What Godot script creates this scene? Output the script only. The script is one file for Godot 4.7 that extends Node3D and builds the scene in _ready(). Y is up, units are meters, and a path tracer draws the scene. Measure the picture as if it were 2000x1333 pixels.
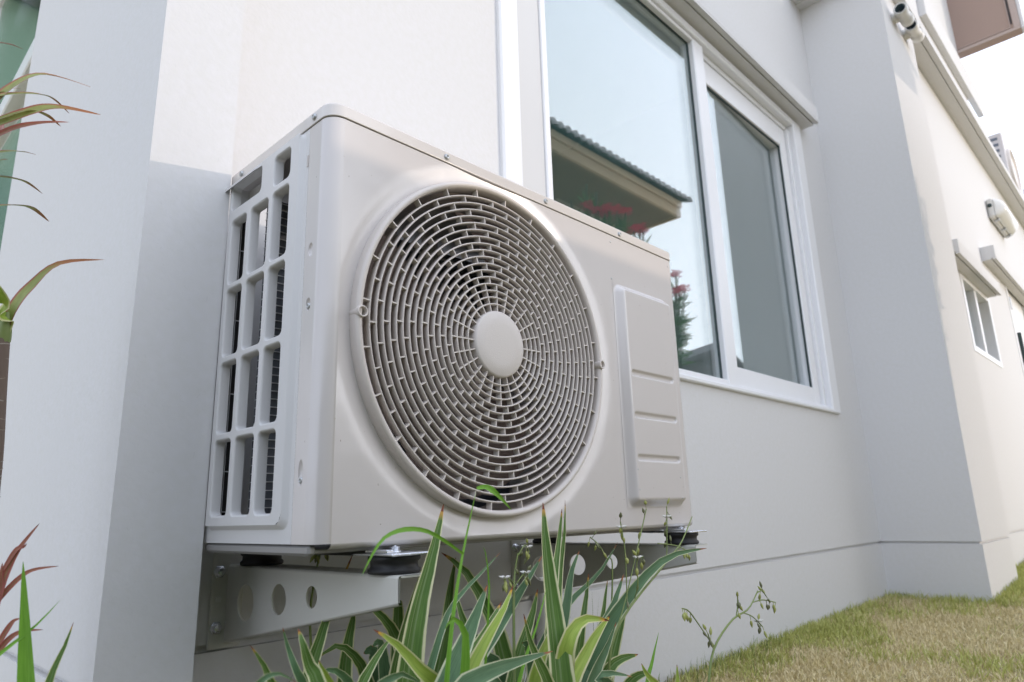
extends Node3D

# ---------------------------------------------------------------- helpers
var used := {}
var M := {}
var rng := RandomNumberGenerator.new()

func numbered(called: String) -> String:
	if not used.has(called):
		used[called] = 0
		return called
	used[called] += 1
	return "%s_%03d" % [called, used[called]]

func tag(o, label: String, category: String, group := "", kind := ""):
	if label: o.set_meta("label", label)
	if category: o.set_meta("category", category)
	if group: o.set_meta("group", group)
	if kind: o.set_meta("kind", kind)
	return o

func thing(called: String, label: String, category: String, at := Vector3.ZERO, group := "") -> Node3D:
	var o := Node3D.new()
	o.name = numbered(called)
	add_child(o)
	o.position = at
	tag(o, label, category, group)
	return o

# commits a shape as one mesh under parent; points are given in world axes, the parent stands unturned
func obj(called: String, st, mat: Material, parent: Node3D = null) -> MeshInstance3D:
	var o := MeshInstance3D.new()
	if st is SurfaceTool:
		st.index()
		st.generate_normals()
		o.mesh = st.commit()
	else:
		o.mesh = st
	o.material_override = mat
	if parent == null:
		o.name = numbered(called)
		add_child(o)
	else:
		o.name = called
		parent.add_child(o, true)
		var p: Node = parent
		var off := Vector3.ZERO
		while p != self:
			off += p.position
			p = p.get_parent()
		o.position = -off
	return o

func mb(smooth := true) -> SurfaceTool:
	var st := SurfaceTool.new()
	st.begin(Mesh.PRIMITIVE_TRIANGLES)
	st.set_smooth_group(0 if smooth else 0xFFFFFFFF)
	return st

func flat(st: SurfaceTool): st.set_smooth_group(0xFFFFFFFF)
func soft(st: SurfaceTool): st.set_smooth_group(0)

func tri(st: SurfaceTool, a: Vector3, b: Vector3, c: Vector3, out: Vector3):
	if (b - a).cross(c - a).dot(out) > 0.0:
		st.add_vertex(a); st.add_vertex(c); st.add_vertex(b)
	else:
		st.add_vertex(a); st.add_vertex(b); st.add_vertex(c)

func quad(st: SurfaceTool, a: Vector3, b: Vector3, c: Vector3, d: Vector3, out: Vector3):
	tri(st, a, b, c, out)
	tri(st, a, c, d, out)

# box from corner a to corner b with chamfered edges
func bx(st: SurfaceTool, a: Vector3, b: Vector3, e := 0.0):
	flat(st)
	var lo := Vector3(minf(a.x, b.x), minf(a.y, b.y), minf(a.z, b.z))
	var hi := Vector3(maxf(a.x, b.x), maxf(a.y, b.y), maxf(a.z, b.z))
	var c := (lo + hi) / 2
	var h := (hi - lo) / 2
	e = minf(e, minf(h.x, minf(h.y, h.z)) * 0.9)
	for ax in 3:
		var u := (ax + 1) % 3
		var v := (ax + 2) % 3
		for s in [-1.0, 1.0]:
			var q: Array[Vector3] = []
			for k in [[-1, -1], [1, -1], [1, 1], [-1, 1]]:
				var p := c
				p[ax] += s * h[ax]
				p[u] += k[0] * (h[u] - e)
				p[v] += k[1] * (h[v] - e)
				q.append(p)
			var n := Vector3.ZERO
			n[ax] = s
			quad(st, q[0], q[1], q[2], q[3], n)
			if e > 0.0:
				for t in [-1.0, 1.0]:
					var g: Array[Vector3] = []
					for w in [-1.0, 1.0]:
						var p := c
						p[ax] += s * h[ax]; p[u] += t * (h[u] - e); p[v] += w * (h[v] - e)
						var r := c
						r[ax] += s * (h[ax] - e); r[u] += t * h[u]; r[v] += w * (h[v] - e)
						g.append(p); g.append(r)
					var m := Vector3.ZERO
					m[ax] = s; m[u] = t
					quad(st, g[0], g[1], g[3], g[2], m)
	if e > 0.0:
		for i in [-1.0, 1.0]:
			for j in [-1.0, 1.0]:
				for k in [-1.0, 1.0]:
					var d := Vector3(i, j, k)
					tri(st, c + d * Vector3(h.x, h.y - e, h.z - e), c + d * Vector3(h.x - e, h.y, h.z - e), c + d * Vector3(h.x - e, h.y - e, h.z), d)

func box(a: Vector3, b: Vector3, e := 0.0) -> SurfaceTool:
	var st := mb(false)
	bx(st, a, b, e)
	return st

# quads between successive outlines of equal length
func loft(st: SurfaceTool, rows: Array, closed := true, out := Vector3.ZERO):
	soft(st)
	for i in rows.size() - 1:
		var a: Array = rows[i]
		var b: Array = rows[i + 1]
		var n := a.size()
		for k in (n if closed else n - 1):
			var l := (k + 1) % n
			if out == Vector3.ZERO:
				st.add_vertex(a[k]); st.add_vertex(b[k]); st.add_vertex(b[l])
				st.add_vertex(a[k]); st.add_vertex(b[l]); st.add_vertex(a[l])
			else:
				quad(st, a[k], b[k], b[l], a[l], out)

func fan_cap(st: SurfaceTool, row: Array, out: Vector3):
	flat(st)
	var c := Vector3.ZERO
	for p in row: c += p
	c /= row.size()
	for k in row.size():
		tri(st, c, row[k], row[(k + 1) % row.size()], out)

# turned shape: profile points (radius, along), about axis d through o
func lathe(st: SurfaceTool, o: Vector3, d: Vector3, prof: Array, n := 32, flip := false, from := 0.0, to := TAU):
	d = d.normalized()
	var u := d.cross(Vector3.UP if absf(d.y) < 0.9 else Vector3.RIGHT).normalized()
	var v := d.cross(u)
	var rows := []
	var full := absf(to - from - TAU) < 1e-4
	for p in prof:
		var row := []
		for k in (n if full else n + 1):
			var t: float = from + (to - from) * k / n
			row.append(o + d * p.y + (u * cos(t) + v * sin(t)) * maxf(p.x, 1e-5))
		rows.append(row)
	if flip: rows.reverse()
	loft(st, rows, full)

# tube along points with radii
func tube(st: SurfaceTool, pts: Array, radii, n := 8, ends := true):
	var rows := []
	var u := Vector3.ZERO
	for i in pts.size():
		var t: Vector3 = (pts[mini(i + 1, pts.size() - 1)] - pts[maxi(i - 1, 0)]).normalized()
		if u == Vector3.ZERO:
			u = t.cross(Vector3.UP if absf(t.y) < 0.9 else Vector3.RIGHT).normalized()
		u = (u - t * u.dot(t)).normalized()
		var v := t.cross(u)
		var r: float = radii if radii is float else radii[i]
		var row := []
		for k in n:
			row.append(pts[i] + (u * cos(TAU * k / n) + v * sin(TAU * k / n)) * r)
		rows.append(row)
	loft(st, rows)
	if ends:
		fan_cap(st, rows[0], pts[0] - pts[1])
		fan_cap(st, rows[-1], pts[-1] - pts[-2])

func ray_poly(c: Vector2, t: float, poly: Array) -> Vector2:
	var d := Vector2(cos(t), sin(t))
	var best := c
	var far := -1.0
	for k in poly.size():
		var a: Vector2 = poly[k] - c
		var b: Vector2 = poly[(k + 1) % poly.size()] - c
		var e := b - a
		var den := d.cross(e)
		if absf(den) < 1e-12: continue
		var s := a.cross(e) / den
		var w := a.cross(d) / den
		if s > 0.0 and w > -1e-6 and w < 1.0 + 1e-6 and s > far:
			far = s
			best = c + d * s
	return best

# angles at which to cut between an outer and an inner outline, both seen from c
func cuts(c: Vector2, outer: Array, inner: Array) -> Array:
	var a := []
	for p in outer: a.append(fposmod((p - c).angle(), TAU))
	for p in inner: a.append(fposmod((p - c).angle(), TAU))
	a.sort()
	var b := []
	for t in a:
		if b.is_empty() or t - b[-1] > 1e-4: b.append(t)
	return b

func round_rect(lo: Vector2, hi: Vector2, r: float, n := 5) -> Array:
	var out := []
	for q in [[hi.x - r, hi.y - r, 0.0], [lo.x + r, hi.y - r, PI / 2], [lo.x + r, lo.y + r, PI], [hi.x - r, lo.y + r, PI * 1.5]]:
		for k in n + 1:
			var t: float = q[2] + PI / 2 * k / n
			out.append(Vector2(q[0], q[1]) + Vector2(cos(t), sin(t)) * r)
	return out

func rect(lo: Vector2, hi: Vector2) -> Array:
	return [Vector2(hi.x, hi.y), Vector2(lo.x, hi.y), Vector2(lo.x, lo.y), Vector2(hi.x, lo.y)]

func disc(c: Vector2, r: float, n := 32, ry := -1.0) -> Array:
	var out := []
	for k in n: out.append(c + Vector2(cos(TAU * k / n) * r, sin(TAU * k / n) * (r if ry < 0 else ry)))
	return out

# flat sheet between two outlines; place turns (a, b) into a point
func ring_fill(st: SurfaceTool, c: Vector2, outer: Array, inner: Array, place: Callable, out: Vector3):
	flat(st)
	var t := cuts(c, outer, inner)
	for k in t.size():
		var l := (k + 1) % t.size()
		quad(st, place.call(ray_poly(c, t[k], outer)), place.call(ray_poly(c, t[k], inner)), place.call(ray_poly(c, t[l], inner)), place.call(ray_poly(c, t[l], outer)), out)

func curve(p: Array, n: int) -> Array:
	var out := []
	for i in n + 1:
		var f := float(i) / n * (p.size() - 1)
		var k := mini(int(f), p.size() - 2)
		var a: Vector3 = p[maxi(k - 1, 0)]
		var d: Vector3 = p[mini(k + 2, p.size() - 1)]
		out.append(p[k].cubic_interpolate(p[k + 1], a, d, f - k))
	return out

# ---------------------------------------------------------------- materials
func noise_tex(freq: float, oct: int, sd: int, size := 512, normal := false, bump := 4.0, kind := FastNoiseLite.TYPE_SIMPLEX_SMOOTH) -> NoiseTexture2D:
	var f := FastNoiseLite.new()
	f.noise_type = kind
	f.seed = sd
	f.frequency = freq
	f.fractal_octaves = oct
	var t := NoiseTexture2D.new()
	t.width = size
	t.height = size
	t.seamless = true
	t.noise = f
	t.as_normal_map = normal
	t.bump_strength = bump
	return t

func mat(c: Color, rough: float, metal := 0.0, spec := 0.5) -> StandardMaterial3D:
	var m := StandardMaterial3D.new()
	m.albedo_color = c.linear_to_srgb()
	m.roughness = rough
	m.metallic = metal
	m.metallic_specular = spec
	return m

func bumpy(m: StandardMaterial3D, t: Texture2D, per_metre: float, strength: float, world := true):
	m.normal_enabled = true
	m.normal_texture = t
	m.normal_scale = strength
	m.uv1_triplanar = true
	m.uv1_world_triplanar = world
	m.uv1_scale = Vector3.ONE * per_metre
	return m

# painted render: faint trowel mottling with rare dark specks
func wall_image(size: int) -> ImageTexture:
	var im := Image.create(size, size, false, Image.FORMAT_RGB8)
	var f := FastNoiseLite.new()
	f.seed = 5
	f.frequency = 0.01
	f.fractal_octaves = 5
	for y in size:
		for x in size:
			var a := float(x) / size
			var b := float(y) / size
			# four-way blend keeps the edges alike
			var n := f.get_noise_2d(x, y) * (1 - a) * (1 - b) + f.get_noise_2d(x - size, y) * a * (1 - b) + f.get_noise_2d(x, y - size) * (1 - a) * b + f.get_noise_2d(x - size, y - size) * a * b
			var v := clampf(0.985 + n * 0.014, 0.0, 1.0)
			im.set_pixel(x, y, Color(v, v, v * (1.0 + n * 0.01)))
	for k in 46:
		var p := Vector2i(rng.randi_range(3, size - 4), rng.randi_range(3, size - 4))
		var dark := rng.randf_range(0.45, 0.8)
		im.set_pixel(p.x, p.y, Color(dark, dark * 0.96, dark * 0.9))
		if rng.randf() < 0.3: im.set_pixel(p.x + 1, p.y, Color(dark + 0.1, dark + 0.08, dark))
	for k in 26:   # short scratches and trowel ends
		var p := Vector2(rng.randf() * size, rng.randf() * size)
		var d := Vector2.from_angle(rng.randf() * TAU)
		var g := rng.randf_range(0.86, 1.0)
		for s in rng.randi_range(8, 40):
			p += d
			d = d.rotated(rng.randf_range(-0.15, 0.15))
			im.set_pixel(posmod(int(p.x), size), posmod(int(p.y), size), Color(g, g, g * 0.99))
	return ImageTexture.create_from_image(im)

# clean paint with a few specks of dirt
func speck_image(size: int) -> ImageTexture:
	var im := Image.create(size, size, false, Image.FORMAT_RGB8)
	im.fill(Color(1, 1, 1))
	for k in 22:
		var p := Vector2i(rng.randi_range(3, size - 4), rng.randi_range(3, size - 4))
		var g := rng.randf_range(0.4, 0.85)
		for j in rng.randi_range(1, 3):
			im.set_pixel(p.x + rng.randi_range(-1, 1), p.y + rng.randi_range(-1, 1), Color(g, g * 0.93, g * 0.85))
	return ImageTexture.create_from_image(im)

# leaf prints: u across, v from base to tip
func leaf_image(kind: String) -> ImageTexture:
	var w := 48
	var h := 256
	var im := Image.create(w, h, false, Image.FORMAT_RGB8)
	var f := FastNoiseLite.new()
	f.seed = kind.hash() % 1000
	f.frequency = 0.03
	for y in h:
		var v := 1.0 - (y + 0.5) / h
		for x in w:
			var u := absf((x + 0.5) / w * 2 - 1)
			var streak := f.get_noise_2d(x * 9.0, y * 0.25) * 0.5 + f.get_noise_2d(x * 3.0, y * 1.5) * 0.3
			var c: Color
			match kind:
				"cream_edge":
					c = Color(0.065, 0.14, 0.028).lerp(Color(0.15, 0.255, 0.06), clampf(0.4 + streak, 0, 1))
					if u < 0.07: c = c.lerp(Color(0.25, 0.34, 0.15), 0.6)
					var edge := 0.76 + f.get_noise_1d(y * 0.8) * 0.08
					if u > edge: c = c.lerp(Color(0.7, 0.68, 0.42), clampf((u - edge) / 0.07, 0, 1))
					if f.get_noise_2d(x * 6.0, 900.0) > 0.42 and u > 0.35: c = c.lerp(Color(0.5, 0.52, 0.27), 0.55)
					if v > 0.94: c = c.lerp(Color(0.55, 0.32, 0.08), clampf((v - 0.94) * 40, 0, 1))
					if v > 0.972: c = Color(0.22, 0.06, 0.03)
				"bluish":
					c = Color(0.065, 0.135, 0.06).lerp(Color(0.14, 0.24, 0.12), clampf(0.45 + streak, 0, 1))
					var edge := 0.8 + f.get_noise_1d(y * 0.8) * 0.08
					if u > edge: c = c.lerp(Color(0.6, 0.62, 0.42), clampf((u - edge) / 0.07, 0, 1))
					if v > 0.96: c = c.lerp(Color(0.35, 0.12, 0.05), clampf((v - 0.96) * 60, 0, 1))
				"yellow_green":
					c = Color(0.24, 0.36, 0.05).lerp(Color(0.42, 0.52, 0.11), clampf(0.5 + streak, 0, 1))
					if u > 0.72: c = c.lerp(Color(0.66, 0.64, 0.36), clampf((u - 0.72) / 0.08, 0, 1))
					if v > 0.93: c = c.lerp(Color(0.6, 0.33, 0.05), clampf((v - 0.93) * 30, 0, 1))
					if v > 0.97: c = Color(0.2, 0.05, 0.02)
				"grass":
					c = Color(0.12, 0.3, 0.03).lerp(Color(0.24, 0.46, 0.06), clampf(0.5 + streak, 0, 1))
				"red":
					c = Color(0.26, 0.065, 0.055).lerp(Color(0.38, 0.13, 0.09), clampf(0.5 + streak, 0, 1))
					if u < 0.3: c = c.lerp(Color(0.24, 0.18, 0.08), 0.5)
					if v > 0.95: c = Color(0.12, 0.05, 0.04)
				_: # olive leaf with red margins that dries towards the tip
					c = Color(0.2, 0.23, 0.07).lerp(Color(0.3, 0.32, 0.12), clampf(0.5 + streak, 0, 1))
					if u > 0.6: c = c.lerp(Color(0.3, 0.1, 0.08), clampf((u - 0.6) / 0.25, 0, 1))
					var dry := 0.62 + f.get_noise_1d(x * 4.0) * 0.12
					if v > dry: c = c.lerp(Color(0.3, 0.12, 0.05), clampf((v - dry) * 7, 0, 1))
			c = Color(c.r * (1 + streak * 0.12), c.g * (1 + streak * 0.12), c.b * (1 + streak * 0.12))
			im.set_pixel(x, y, c.linear_to_srgb())
	return ImageTexture.create_from_image(im)

func leaf_mat(kind: String) -> StandardMaterial3D:
	var m := mat(Color(1, 1, 1), 0.5, 0.0, 0.35)
	m.albedo_texture = leaf_image(kind)
	m.backlight_enabled = true
	m.backlight = Color(0.55, 0.6, 0.35)
	return m

func materials():
	var stucco := noise_tex(0.035, 5, 11, 512, true, 5.0)
	var fine := noise_tex(0.12, 3, 12, 512, true, 6.0)
	var wave := noise_tex(0.008, 3, 13, 512, true, 6.0)
	var leather := noise_tex(0.09, 2, 14, 512, true, 8.0, FastNoiseLite.TYPE_CELLULAR)
	var wi := wall_image(1024)
	M.wall = bumpy(mat(Color(0.70, 0.692, 0.685), 0.88, 0.0, 0.3), stucco, 4.5, 0.085)
	M.wall.albedo_texture = wi
	M.wall_inside = mat(Color(0.55, 0.6, 0.58), 0.9)
	M.groove = mat(Color(0.40, 0.37, 0.32), 0.95)
	M.white = bumpy(mat(Color(0.80, 0.80, 0.81), 0.32), wave, 2.0, 0.1)
	M.grey_band = mat(Color(0.60, 0.60, 0.60), 0.4)  # greyer copy of the frame white for the recessed band
	M.paint = bumpy(mat(Color(0.6, 0.56, 0.538), 0.22, 0.0, 0.8), wave, 3.0, 0.1, false)
	M.paint.albedo_texture = speck_image(512)
	M.lid = bumpy(mat(Color(0.64, 0.595, 0.555), 0.2, 0.0, 0.8), wave, 3.0, 0.1, false)
	M.plastic = bumpy(mat(Color(0.62, 0.61, 0.6), 0.42), fine, 14.0, 0.18, false)
	M.grille = bumpy(mat(Color(0.62, 0.565, 0.52), 0.4), fine, 16.0, 0.12, false)
	M.hub = bumpy(mat(Color(0.64, 0.59, 0.55), 0.5), leather, 12.0, 0.12, false)
	M.shroud = mat(Color(0.38, 0.33, 0.3), 0.55)
	M.blade = mat(Color(0.2, 0.15, 0.13), 0.5)
	M.dark = mat(Color(0.018, 0.018, 0.02), 0.6)
	M.inner = mat(Color(0.5, 0.46, 0.43), 0.6)
	M.coil = mat(Color(0.15, 0.165, 0.19), 0.55, 0.3)
	M.wire = mat(Color(0.7, 0.72, 0.74), 0.4, 0.3)
	M.zinc = bumpy(mat(Color(0.72, 0.74, 0.78), 0.26, 0.9), fine, 8.0, 0.2, false)
	M.zinc_dull = mat(Color(0.45, 0.46, 0.46), 0.4, 0.75)
	M.pan = mat(Color(0.3, 0.29, 0.28), 0.5, 0.3)
	M.rubber = mat(Color(0.014, 0.014, 0.016), 0.55)
	M.bracket = bumpy(mat(Color(0.62, 0.61, 0.56), 0.4), wave, 4.0, 0.15, false)
	M.pvc = mat(Color(0.70, 0.69, 0.66), 0.35)
	M.pvc_in = mat(Color(0.12, 0.17, 0.2), 0.5)
	M.brown = bumpy(mat(Color(0.36, 0.26, 0.215), 0.8), fine, 3.0, 0.15)
	M.brown_trim = mat(Color(0.45, 0.36, 0.32), 0.75)
	M.lamp_body = mat(Color(0.62, 0.61, 0.58), 0.5)
	M.lamp_lens = mat(Color(0.75, 0.74, 0.71), 0.25)
	M.gasket = mat(Color(0.03, 0.05, 0.05), 0.6)
	M.door = mat(Color(0.78, 0.77, 0.76), 0.45)
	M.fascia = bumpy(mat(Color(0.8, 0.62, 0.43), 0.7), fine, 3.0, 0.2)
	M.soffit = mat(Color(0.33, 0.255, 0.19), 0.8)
	M.roof = bumpy(mat(Color(0.13, 0.15, 0.13), 0.75), fine, 4.0, 0.3)
	M.tile = bumpy(mat(Color(0.17, 0.15, 0.14), 0.75), fine, 4.0, 0.3)
	M.neighbour = bumpy(mat(Color(0.74, 0.66, 0.53), 0.9), stucco, 1.3, 0.3)
	M.fence = bumpy(mat(Color(0.74, 0.73, 0.71), 0.9), stucco, 1.3, 0.3)
	M.bed = bumpy(mat(Color(0.11, 0.09, 0.065), 0.95), stucco, 4.0, 1.0)
	M.green_wall = mat(Color(0.13, 0.22, 0.165), 0.85)
	M.soil = mat(Color(0.5, 0.5, 0.5), 0.95)
	M.stem = mat(Color(0.2, 0.26, 0.08), 0.5)
	M.stem_dark = mat(Color(0.13, 0.15, 0.08), 0.55)
	M.bud = mat(Color(0.34, 0.36, 0.10), 0.5)
	M.bud_dark = mat(Color(0.17, 0.18, 0.085), 0.5)
	M.petal = mat(Color(0.75, 0.73, 0.68), 0.6)
	M.cane = mat(Color(0.19, 0.14, 0.11), 0.8)
	M.cane_ring = mat(Color(0.36, 0.32, 0.27), 0.8)
	M.flower = mat(Color(0.98, 0.2, 0.34), 0.5)
	M.flower.backlight_enabled = true
	M.flower.backlight = Color(0.6, 0.1, 0.15)
	M.shrub = mat(Color(0.10, 0.19, 0.06), 0.45)
	M.shrub.backlight_enabled = true
	M.shrub.backlight = Color(0.35, 0.5, 0.2)
	M.curtain = mat(Color(0.3, 0.36, 0.3), 0.9)
	M.mesh_green = mat(Color(0.16, 0.24, 0.08), 0.8)
	for k in ["cream_edge", "bluish", "yellow_green", "grass", "red", "olive"]: M[k] = leaf_mat(k)
	var g := mat(Color(0.1, 0.32, 0.33), 0.01, 0.0, 0.5)
	g.transparency = BaseMaterial3D.TRANSPARENCY_ALPHA
	g.albedo_color.a = 0.04
	M.glass = g
	var film := mat(Color(0.84, 0.96, 0.94), 0.01, 1.0, 0.5)   # thin mirror film that the panes wear
	var one := Image.create(4, 4, false, Image.FORMAT_RGB8)
	one.fill(Color(1, 1, 1))
	film.albedo_texture = ImageTexture.create_from_image(one)
	film.transparency = BaseMaterial3D.TRANSPARENCY_ALPHA
	film.albedo_color.a = 0.19
	M.film = film
	var lawn := noise_tex(0.02, 5, 21, 512)
	var ramp := Gradient.new()
	ramp.offsets = PackedFloat32Array([0.0, 0.42, 0.6, 1.0])
	ramp.colors = PackedColorArray([Color(0.26, 0.26, 0.10).linear_to_srgb(), Color(0.36, 0.30, 0.16).linear_to_srgb(), Color(0.42, 0.34, 0.19).linear_to_srgb(), Color(0.5, 0.41, 0.25).linear_to_srgb()])
	lawn.color_ramp = ramp
	M.ground = mat(Color(1, 1, 1), 0.95)
	M.ground.albedo_texture = lawn
	M.ground.uv1_triplanar = true
	M.ground.uv1_world_triplanar = true
	M.ground.uv1_scale = Vector3.ONE * 0.7
	M.blade_grass = mat(Color(1, 1, 1), 0.6)
	M.blade_grass.vertex_color_use_as_albedo = true
	M.blade_grass.backlight_enabled = true
	M.blade_grass.backlight = Color(0.5, 0.5, 0.25)

# ---------------------------------------------------------------- plants
func leaf(p: Node3D, pts: Array, w: float, m: Material):
	var fall := 1.3 if m in [M.olive, M.red] else 2.0
	var n := 16
	var c := curve(pts, n)
	var st := mb()
	var face := Vector3(-0.55 + rng.randf_range(-0.3, 0.3), 0.3 + rng.randf_range(-0.15, 0.15), 0.8)
	var twist := rng.randf_range(-0.35, 0.35)
	var rows := []
	var cols := 5
	for i in n + 1:
		var t := float(i) / n
		var d: Vector3 = (c[mini(i + 1, n)] - c[maxi(i - 1, 0)]).normalized()
		var side := d.cross(face).normalized().rotated(d, twist * (t - 0.4))
		var nor := side.cross(d).normalized()
		var half := w * 0.58 * clampf(pow(minf((1.0 - t) * fall, 1.0), 0.8), 0.02, 1.0) * lerpf(0.5, 1.0, clampf(t * 2.2, 0.0, 1.0))
		var row := []
		for k in cols:
			var s := float(k) / (cols - 1) * 2 - 1
			var ripple := sin(t * 17.0 + s * 2.0 + w * 900.0) * w * 0.012
			row.append(c[i] + side * s * half + nor * (-absf(s) * half * -0.32 + ripple))
		rows.append(row)
	for i in n:
		for k in cols - 1:
			for q in [[i, k], [i + 1, k], [i + 1, k + 1], [i, k], [i + 1, k + 1], [i, k + 1]]:
				st.set_uv(Vector2(float(q[1]) / (cols - 1), 1.0 - float(q[0]) / n))
				st.add_vertex(rows[q[0]][q[1]])
	obj("leaf", st, m, p)

# more leaves of a clump, low and spreading
func fill_clump(p: Node3D, n: int, reach: float, high: float):
	var b := p.position
	for k in n:
		var a := rng.randf() * TAU
		var out := Vector3(cos(a), 0, sin(a) * 0.6) * rng.randf_range(0.25, 1.0) * reach
		var top := rng.randf_range(0.6, 1.0) * high
		var root := b + out * 0.08
		var droop := rng.randf_range(-0.02, 0.09) * (out.length() / reach)
		leaf(p, [root, root + Vector3(out.x * 0.22, top * 0.55, out.z * 0.22), root + Vector3(out.x * 0.6, top * 0.95, out.z * 0.6), root + Vector3(out.x, top - droop, out.z)], rng.randf_range(0.016, 0.026), M[["cream_edge", "cream_edge", "bluish", "yellow_green"][rng.randi() % 4]])

func drop(st: SurfaceTool, a: Vector3, d: Vector3, length: float, r: float):
	var prof := []
	for k in 7:
		var t := float(k) / 6
		prof.append(Vector2(r * sin(PI * pow(t, 0.8)), length * t))
	lathe(st, a, d, prof, 7)

# flower stalk with forks that end in hanging buds
func stalk(p: Node3D, main: Array, forks: Array):
	var st := mb()
	var c := curve(main, 18)
	var r := []
	for i in c.size(): r.append(lerpf(0.0021, 0.0009, float(i) / (c.size() - 1)))
	tube(st, c, r, 6)
	for f in forks:
		var q := curve(f, 8)
		tube(st, q, 0.0009, 5)
	var s := obj("flower_stalk", st, M.stem, p)
	for f in forks:
		var q := curve(f, 8)
		for i in 5:
			var at: Vector3 = q[8 - i] if i < 4 else q[3]
			var d := Vector3(rng.randf_range(-0.5, 0.5), -1.0 if rng.randf() < 0.8 else 0.7, rng.randf_range(-0.5, 0.5)).normalized()
			var b := mb()
			var tip: Vector3 = at + d * rng.randf_range(0.003, 0.007)
			tube(b, [at, tip], 0.0005, 4, false)
			drop(b, tip, d, rng.randf_range(0.008, 0.013), rng.randf_range(0.0018, 0.0027))
			obj("bud", b, M.bud if rng.randf() < 0.6 else M.bud_dark, s)
		if rng.randf() < 0.3:
			var b := mb()
			for k in 5:
				var t := TAU * k / 5
				drop(b, q[6], Vector3(cos(t), 0.4, sin(t)), 0.009, 0.0016)
			obj("blossom", b, M.petal, s)

# ringed bare stem
func cane(p: Node3D, pts: Array, r: float):
	var c := curve(pts, 24)
	c.push_front(Vector3(c[0].x, -0.44, c[0].z))
	var st := mb()
	tube(st, c, r, 12)
	var s := obj("stem", st, M.cane, p)
	var rings := mb()
	for i in range(1, c.size() - 1):
		var d: Vector3 = (c[i + 1] - c[i]).normalized()
		d = (d + Vector3(rng.randf_range(-0.25, 0.25), 0, rng.randf_range(-0.25, 0.25))).normalized()
		lathe(rings, c[i] + d * rng.randf_range(-0.004, 0.004), d, [Vector2(r * 0.97, -0.0007), Vector2(r * 1.03, 0), Vector2(r * 0.97, 0.0007)], 12)
	var o := obj("leaf_scars", rings, M.cane_ring, s)
	o.set_meta("kind", "stuff")

func shoot(p: Node3D, pts: Array):
	var st := mb()
	tube(st, curve(pts, 8), [0.0071, 0.0073, 0.0073, 0.0071, 0.0066, 0.006, 0.005, 0.004, 0.0028], 10)
	obj("shoot", st, M.stem, p)

func shrub(at: Vector3, tips: Array, flowers: Array, label: String):
	var base := Vector3(at.x, -0.44, at.z + 0.1)
	var p := thing("oleander", label, "shrub", base, "oleanders in the strip between the houses")
	var fo := mb()
	for t in tips + flowers:
		var c := curve([base, base.lerp(t, 0.55) + Vector3(rng.randf_range(-0.06, 0.06), 0.08, 0.03), t], 10)
		var st := mb()
		tube(st, c, 0.008, 6)
		obj("stem", st, M.stem_dark, p)
		for k in 40:
			var f := rng.randf_range(0.68, 0.94)
			var q: Vector3 = c[int(f * 10)]
			var d := Vector3(rng.randf_range(-1, 1), rng.randf_range(-0.2, 1.2), rng.randf_range(-1, 1)).normalized()
			var s := d.cross(Vector3(rng.randf(), rng.randf(), rng.randf())).normalized() * 0.008
			var l := rng.randf_range(0.07, 0.13)
			tri(fo, q - s * 0.3, q + d * l * 0.5 + s, q + d * l, Vector3.UP)
			tri(fo, q - s * 0.3, q + d * l * 0.5 - s, q + d * l, Vector3.UP)
	tag(obj("foliage", fo, M.shrub, p), "", "", "", "stuff")
	for f in flowers:
		var b := mb()
		for k in 24:
			var o: Vector3 = f + Vector3(rng.randf_range(-1, 1), rng.randf_range(-0.6, 0.8), rng.randf_range(-1, 1)) * 0.034
			for j in 5:
				var t := TAU * j / 5 + k
				var d := Vector3(cos(t), rng.randf_range(-0.3, 0.6), sin(t)).normalized()
				var s := d.cross(Vector3(0.3, 1, 0.2)).normalized() * 0.008
				tri(b, o, o + d * 0.012 + s, o + d * 0.018 - s * 0.4, Vector3.UP)
		obj("flower_cluster", b, M.flower, p)

# ---------------------------------------------------------------- the outdoor unit
const W := 0.801
const H := 0.5247      # to the seam under the lid
const D := 0.287
const FC := Vector2(0.2835, 0.266)   # middle of the fan

func dish(p: Vector2) -> float:   # the panel is pressed in round the fan
	var t := clampf((0.275 - p.distance_to(FC)) / 0.028, 0.0, 1.0)
	return -0.0045 * t * t * (3 - 2 * t) * (1.0 - smoothstep(0.56, 0.585, p.x))

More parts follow.
